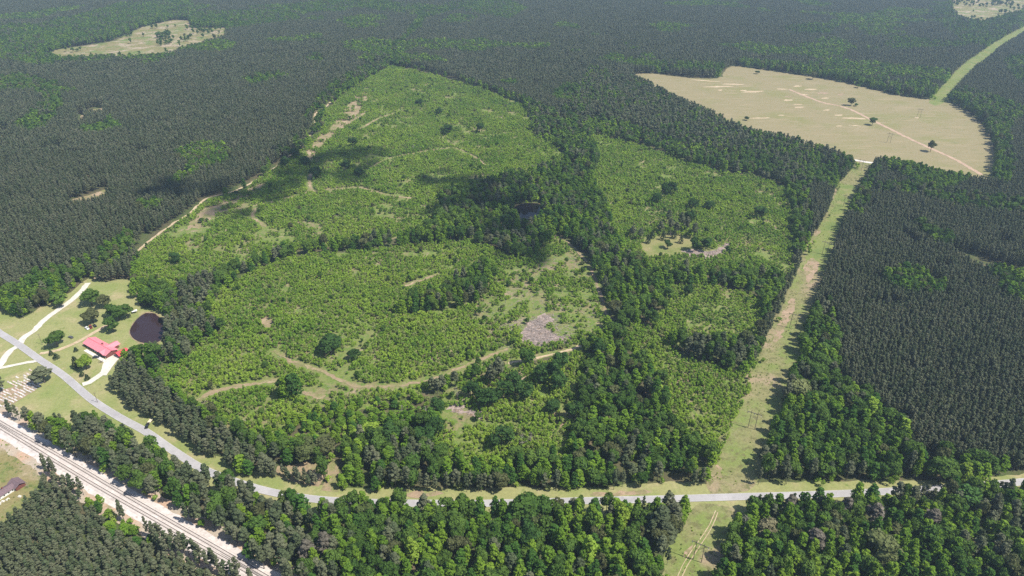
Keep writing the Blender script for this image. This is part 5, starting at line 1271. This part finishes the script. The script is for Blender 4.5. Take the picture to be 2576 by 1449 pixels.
# old house beyond the railway
X0, Y0 = g(28, 1233)
aO = math.atan2(g(42, 1218)[1] - g(0, 1244)[1], g(42, 1218)[0] - g(0, 1244)[0])
X0, Y0 = g(10, 1243)
old = empty('farmhouse', (X0, Y0, 0.06), aO); old.scale = (0.82, 0.82, 0.82); tag(old, 'low old house with purple-brown shingle roof by the scrub field', 'house')
MB().box(-12, 6.0, -3.4, 3.4, 0, 2.5).build('wall', M['trim'], old)
MB().box(6.0, 12.4, -5.0, 4.0, 0, 2.6).build('wing_wall', M['brick'], old)
r1 = gable(9.6, 4.0, 2.5, 1.7).build('roof', M['purple_roof'], old); r1.location = (-2.6, 0, 0)
MB().tube((-9.6, 0, 4.4), (9.6, 0, 4.4), 0.12, 0.12, 6).build('ridge_cap', M['purple_cap'], r1)
MB().box(3.0, 3.8, 0.6, 1.4, 3.4, 5.3).build('chimney', M['brick'], r1)
r2 = gable(5.2, 3.8, 2.6, 2.1).build('wing_roof', M['purple_roof'], old); r2.location = (9.2, -0.5, 0); r2.rotation_euler = (0, 0, math.pi / 2)
MB().tube((-5.2, 0, 4.9), (5.2, 0, 4.9), 0.12, 0.12, 6).build('ridge_cap', M['purple_cap'], r2)
for x in (-10, -7, -4, -1, 2, 4.6):
    f = MB().box(x - 0.55, x + 0.55, -3.46, -3.38, 0.8, 2.0).build('window_frame', M['trim'], old)
    MB().box(x - 0.45, x + 0.45, -3.49, -3.462, 0.9, 1.9).build('pane', M['glass'], f)
# rubble beside it
for k, (x, y) in enumerate(((8,1262),(20,1257),(0,1268),(50,1250))):
    o = MB().box(-0.9, 0.9, -0.6, 0.6, 0, 0.5).box(-0.4, 0.6, -0.5, 0.3, 0.5, 0.9).build('scrap_pile', M['concrete']); o.location = (*g(x, y), 0.06); o.rotation_euler = (0, 0, k)
    tag(o, ['pale scrap pile below the old house, next to its wall', 'pale scrap pile below the old house corner', 'pale scrap pile at the end of the old house', 'pale scrap pile near the wing of the old house'][k], 'scrap pile', 'scrap piles around the old house')

# ------------------------------------------------------------------ vehicles
def car(kind, paint, loc, rz, lab, L=4.7, Wd=1.85):
    root = empty(kind, loc, rz); tag(root, lab, kind.replace('_', ' '))
    w = Wd / 2
    if kind == 'pickup_truck':
        body = [(-L/2, 0.45), (L/2 - 0.05, 0.42), (L/2, 0.75), (L/2 - 0.1, 1.05), (L*0.2, 1.12), (L*0.2, 1.1), (-L/2, 1.1)]
        cab = [(-L*0.06, 1.1), (L*0.2, 1.12), (L*0.10, 1.78), (-L*0.04, 1.80)]
    else:
        body = [(-L/2, 0.42), (L/2 - 0.05, 0.38), (L/2, 0.70), (L/2 - 0.12, 0.92), (L*0.22, 1.02), (-L*0.36, 1.06), (-L/2 + 0.05, 0.98)]
        hgt = 1.78 if kind == 'suv' else 1.45
        cab = [(-L*0.40, 1.04), (L*0.20, 1.02), (L*0.04, hgt), (-L*0.28, hgt + 0.02)]
    MB().prism(body, -w, w).build('body', paint, root)
    c = MB().prism(cab, -w * 0.88, w * 0.88).build('cabin', M['glass'], root)
    top = [(cab[3][0] + 0.05, cab[3][1] - 0.02), (cab[2][0] - 0.03, cab[2][1] - 0.02), (cab[2][0] - 0.05, cab[2][1] + 0.05), (cab[3][0] + 0.07, cab[3][1] + 0.05)]
    MB().prism(top, -w * 0.86, w * 0.86).build('roof_panel', paint, c)
    if kind == 'pickup_truck':
        MB().box(-L/2 + 0.12, -L*0.08, -w * 0.82, w * 0.82, 1.1, 1.112).build('truck_bed', M['tyre'], root)
    for x in (-L * 0.31, L * 0.31):
        for s in (-1, 1):
            t = MB().tube((x, s * (w - 0.2), 0.34), (x, s * (w + 0.02), 0.34), 0.34, 0.34, 12).build('wheel', M['tyre'], root)
            MB().tube((x, s * (w + 0.02), 0.34), (x, s * (w + 0.035), 0.34), 0.19, 0.17, 8).build('rim', M['chrome'], t)
    for s in (-1, 1):
        MB().box(L/2 - 0.10, L/2 - 0.01, s * w * 0.68 - 0.2, s * w * 0.68 + 0.2, 0.66, 0.82).build('headlight', M['insulator'], root)
    return root
def heading(a, b):
    A, B = g(*a), g(*b); return math.atan2(B[1] - A[1], B[0] - A[0])
car('car', M['white_paint'], (*g(219.5, 827.5), 0.08), heading((214, 824), (225, 832)), 'white car parked on the lawn beside the red one', 4.9)
car('pickup_truck', M['red_paint'], (*g(229, 824), 0.08), heading((231, 829), (227, 819)), 'dark red pickup parked between the white and the black car', 5.2)
car('car', M['black_paint'], (*g(239, 821), 0.08), heading((242, 824), (236, 818)), 'black car parked next to the red pickup', 4.6)
car('car', M['grey_paint'], (*g(178.5, 850), 0.08), heading((184, 852), (172, 847)), 'dark grey car parked by the round shade oak', 4.7)
car('suv', M['blue_grey_paint'], (*g(242, 900.5), 0.08), heading((237, 901), (248, 900)), 'dark blue-grey SUV on the lawn below the concrete walk', 4.7)
car('pickup_truck', M['black_paint'], (*g(371, 1073), 0.08), heading((374, 1066), (368, 1080)), 'black pickup towing a pale trailer on the road verge', 5.6)
tr = empty('flat_trailer', (*g(377.5, 1062), 0.08), heading((381, 1057), (374, 1066))); tag(tr, 'pale timber flat trailer hitched behind the black pickup', 'trailer')
MB().box(-2.4, 2.4, -0.95, 0.95, 0.62, 0.74).build('deck', M['plywood'], tr)
MB().box(-2.4, 2.4, -1.0, -0.95, 0.62, 0.95).box(-2.4, 2.4, 0.95, 1.0, 0.62, 0.95).build('side_rail', M['plywood'], tr)
MB().tube((2.4, 0, 0.6), (3.7, 0, 0.55), 0.06, 0.06, 6).build('tow_bar', M['steel'], tr)
for s in (-1, 1): MB().tube((-0.2, s * 1.02, 0.33), (-0.2, s * 1.2, 0.33), 0.33, 0.33, 12).build('wheel', M['tyre'], tr)
# satellite dish / yard swing near the drive
sw = empty('yard_swing', (*g(254.5, 912), 0.08), 0.4); tag(sw, 'dark wooden yard swing beside the curved white drive', 'swing')
for s in (-1.3, 1.3):
    for t in (-0.9, 0.9): MB().tube((s, t, 0), (s, 0, 2.0), 0.07, 0.06, 5).build('leg', M['pole'], sw)
MB().tube((-1.5, 0, 2.0), (1.5, 0, 2.0), 0.07, 0.07, 6).build('beam', M['pole'], sw)
MB().box(-0.8, 0.8, -0.3, 0.3, 0.5, 0.58).box(-0.8, 0.8, 0.25, 0.32, 0.58, 1.0).build('seat', M['pole'], sw)

# ------------------------------------------------------------------ cemetery
gA, gB, gC = g(0, 985), g(100, 948), g(0, 1012)
row_d = Vector((g(96, 973)[0] - g(15, 1020)[0], g(96, 973)[1] - g(15, 1020)[1])).normalized()
per_d = Vector((-row_d.y, row_d.x))
sheet('cemetery_ground', [(-40,1010),(-10,985),(30,975),(60,960),(85,945),(100,970),(60,1000),(18,1023),(-10,1012)], 0.13, M['clay'], step=3, jit=0.3, label='bare reddish ground under the rows of graves', cat='cemetery')
SM = [MB().box(-0.42, 0.42, -0.95, 0.95, 0.0, 0.28).mesh('ledger', M[m]) for m in ('white_stone', 'pink_stone', 'grey_stone')]
HM = [MB().box(-0.5, 0.5, 1.1, 1.32, 0, 0.95).box(-0.62, 0.62, 1.02, 1.4, -0.02, 0.14).mesh('headstone', M[m]) for m in ('white_stone', 'grey_stone', 'pink_stone')]
o0 = Vector(g(18, 1020))
names = ['white', 'pinkish', 'grey']
cnt = 0; nrow = {}
for r_ in range(9):
    for k in range(22):
        if rng.random() < 0.16: continue
        p = o0 + row_d * (k * 2.0 - (8 if r_ > 3 else 2)) + per_d * (r_ * 3.0) + Vector((rng.normal(0, 0.15), rng.normal(0, 0.2)))
        qx, qy = proj(p.x, p.y)
        if r_ > 5 and rng.random() < 0.6: continue
        if not inpoly(np.array([qx]), np.array([qy]), [(-60,1005),(-10,965),(30,955),(60,945),(66,922),(95,925),(108,960),(100,978),(60,1003),(18,1025),(-60,1020)])[0]: continue
        i = int(rng.choice([0, 0, 0, 1, 2]))
        root = empty('grave', (p.x, p.y, 0.1), math.atan2(row_d.y, row_d.x) + rng.normal(0, 0.03))
        place = ['row nearest the lawn', 'second row from the lawn', 'third row from the lawn', 'fourth row from the lawn', 'fifth row from the lawn', 'sixth row from the lawn', 'seventh row from the lawn', 'loose eighth row', 'loose ninth row near the drive'][r_]
        nrow[r_] = nrow.get(r_, 0) + 1
        lab = '%s grave slab, %s one along the %s' % (names[i], 'first' if nrow[r_] == 1 else ORD[nrow[r_] - 1], place)
        tag(root, lab, 'grave', 'graves of the roadside cemetery')
        link(bpy.data.objects.new('ledger', SM[i]), root)
        link(bpy.data.objects.new('headstone', HM[int(rng.integers(0, 3))]), root)
        cnt += 1
print('GRAVES', cnt)

# ------------------------------------------------------------------ clouds (they shade the middle of the tract)
cm_ = bpy.data.materials.new('cloud'); cm_.use_nodes = True
nt = cm_.node_tree; nt.nodes.clear()
out = nt.nodes.new('ShaderNodeOutputMaterial'); ms = nt.nodes.new('ShaderNodeMixShader'); ms.inputs[0].default_value = 0.46
tb = nt.nodes.new('ShaderNodeBsdfTransparent'); tl = nt.nodes.new('ShaderNodeBsdfTranslucent'); tl.inputs[0].default_value = (0.9, 0.9, 0.9, 1)
nt.links.new(tb.outputs[0], ms.inputs[1]); nt.links.new(tl.outputs[0], ms.inputs[2]); nt.links.new(ms.outputs[0], out.inputs[0])
def cloud(spots, lab, H=900.0):
    bm = bmesh.new()
    for x, y, r in spots:
        X0, Y0 = g(x, y)
        c0 = Vector((X0, Y0, 0)) + sdir * (H / sdir.z)
        for k in range(9):
            rr_ = r * random.uniform(0.18, 0.46)
            p = c0 + Vector((random.gauss(0, r * 0.5), random.gauss(0, r * 0.5), random.uniform(0, r * 0.5)))
            bmesh.ops.create_icosphere(bm, subdivisions=2, radius=rr_, matrix=Matrix.Translation(p) @ Matrix.Diagonal((1.2, 1.2, 0.7, 1)))
    me = bpy.data.meshes.new('cloud'); bm.to_mesh(me); bm.free(); me.materials.append(cm_)
    for p in me.polygons: p.use_smooth = True
    tag(link(bpy.data.objects.new('cloud', me)), lab, 'cloud', None, 'structure')
cloud([(860,395,42),(800,440,40),(740,400,36),(900,430,34),(700,470,38),(640,500,34),(585,525,24)], 'small white fair-weather cloud over the upper clear-cut')
cloud([(1130,455,34),(1220,470,40),(1250,520,40),(1180,540,36),(1300,590,36),(1330,640,26)], 'small white fair-weather cloud over the creek pond')
cloud([(400,490,26),(430,505,24)], 'tiny white cloud over the plantation edge')

# ------------------------------------------------------------------ haze
if HAZE > 0:
    hb = MB().box(-6000, 6000, -1500, 7000, -1.0, CAM_H + 12)
    hm = bpy.data.materials.new('haze'); hm.use_nodes = True
    nt = hm.node_tree; nt.nodes.clear()
    out = nt.nodes.new('ShaderNodeOutputMaterial'); pv = nt.nodes.new('ShaderNodeVolumePrincipled')
    pv.inputs['Color'].default_value = (0.58, 0.77, 1.0, 1); pv.inputs['Density'].default_value = HAZE; pv.inputs['Anisotropy'].default_value = 0.2
    nt.links.new(pv.outputs[0], out.inputs['Volume'])
    tag(hb.build('haze', hm), 'thin bluish haze filling the air over the woods', 'haze', None, 'stuff')
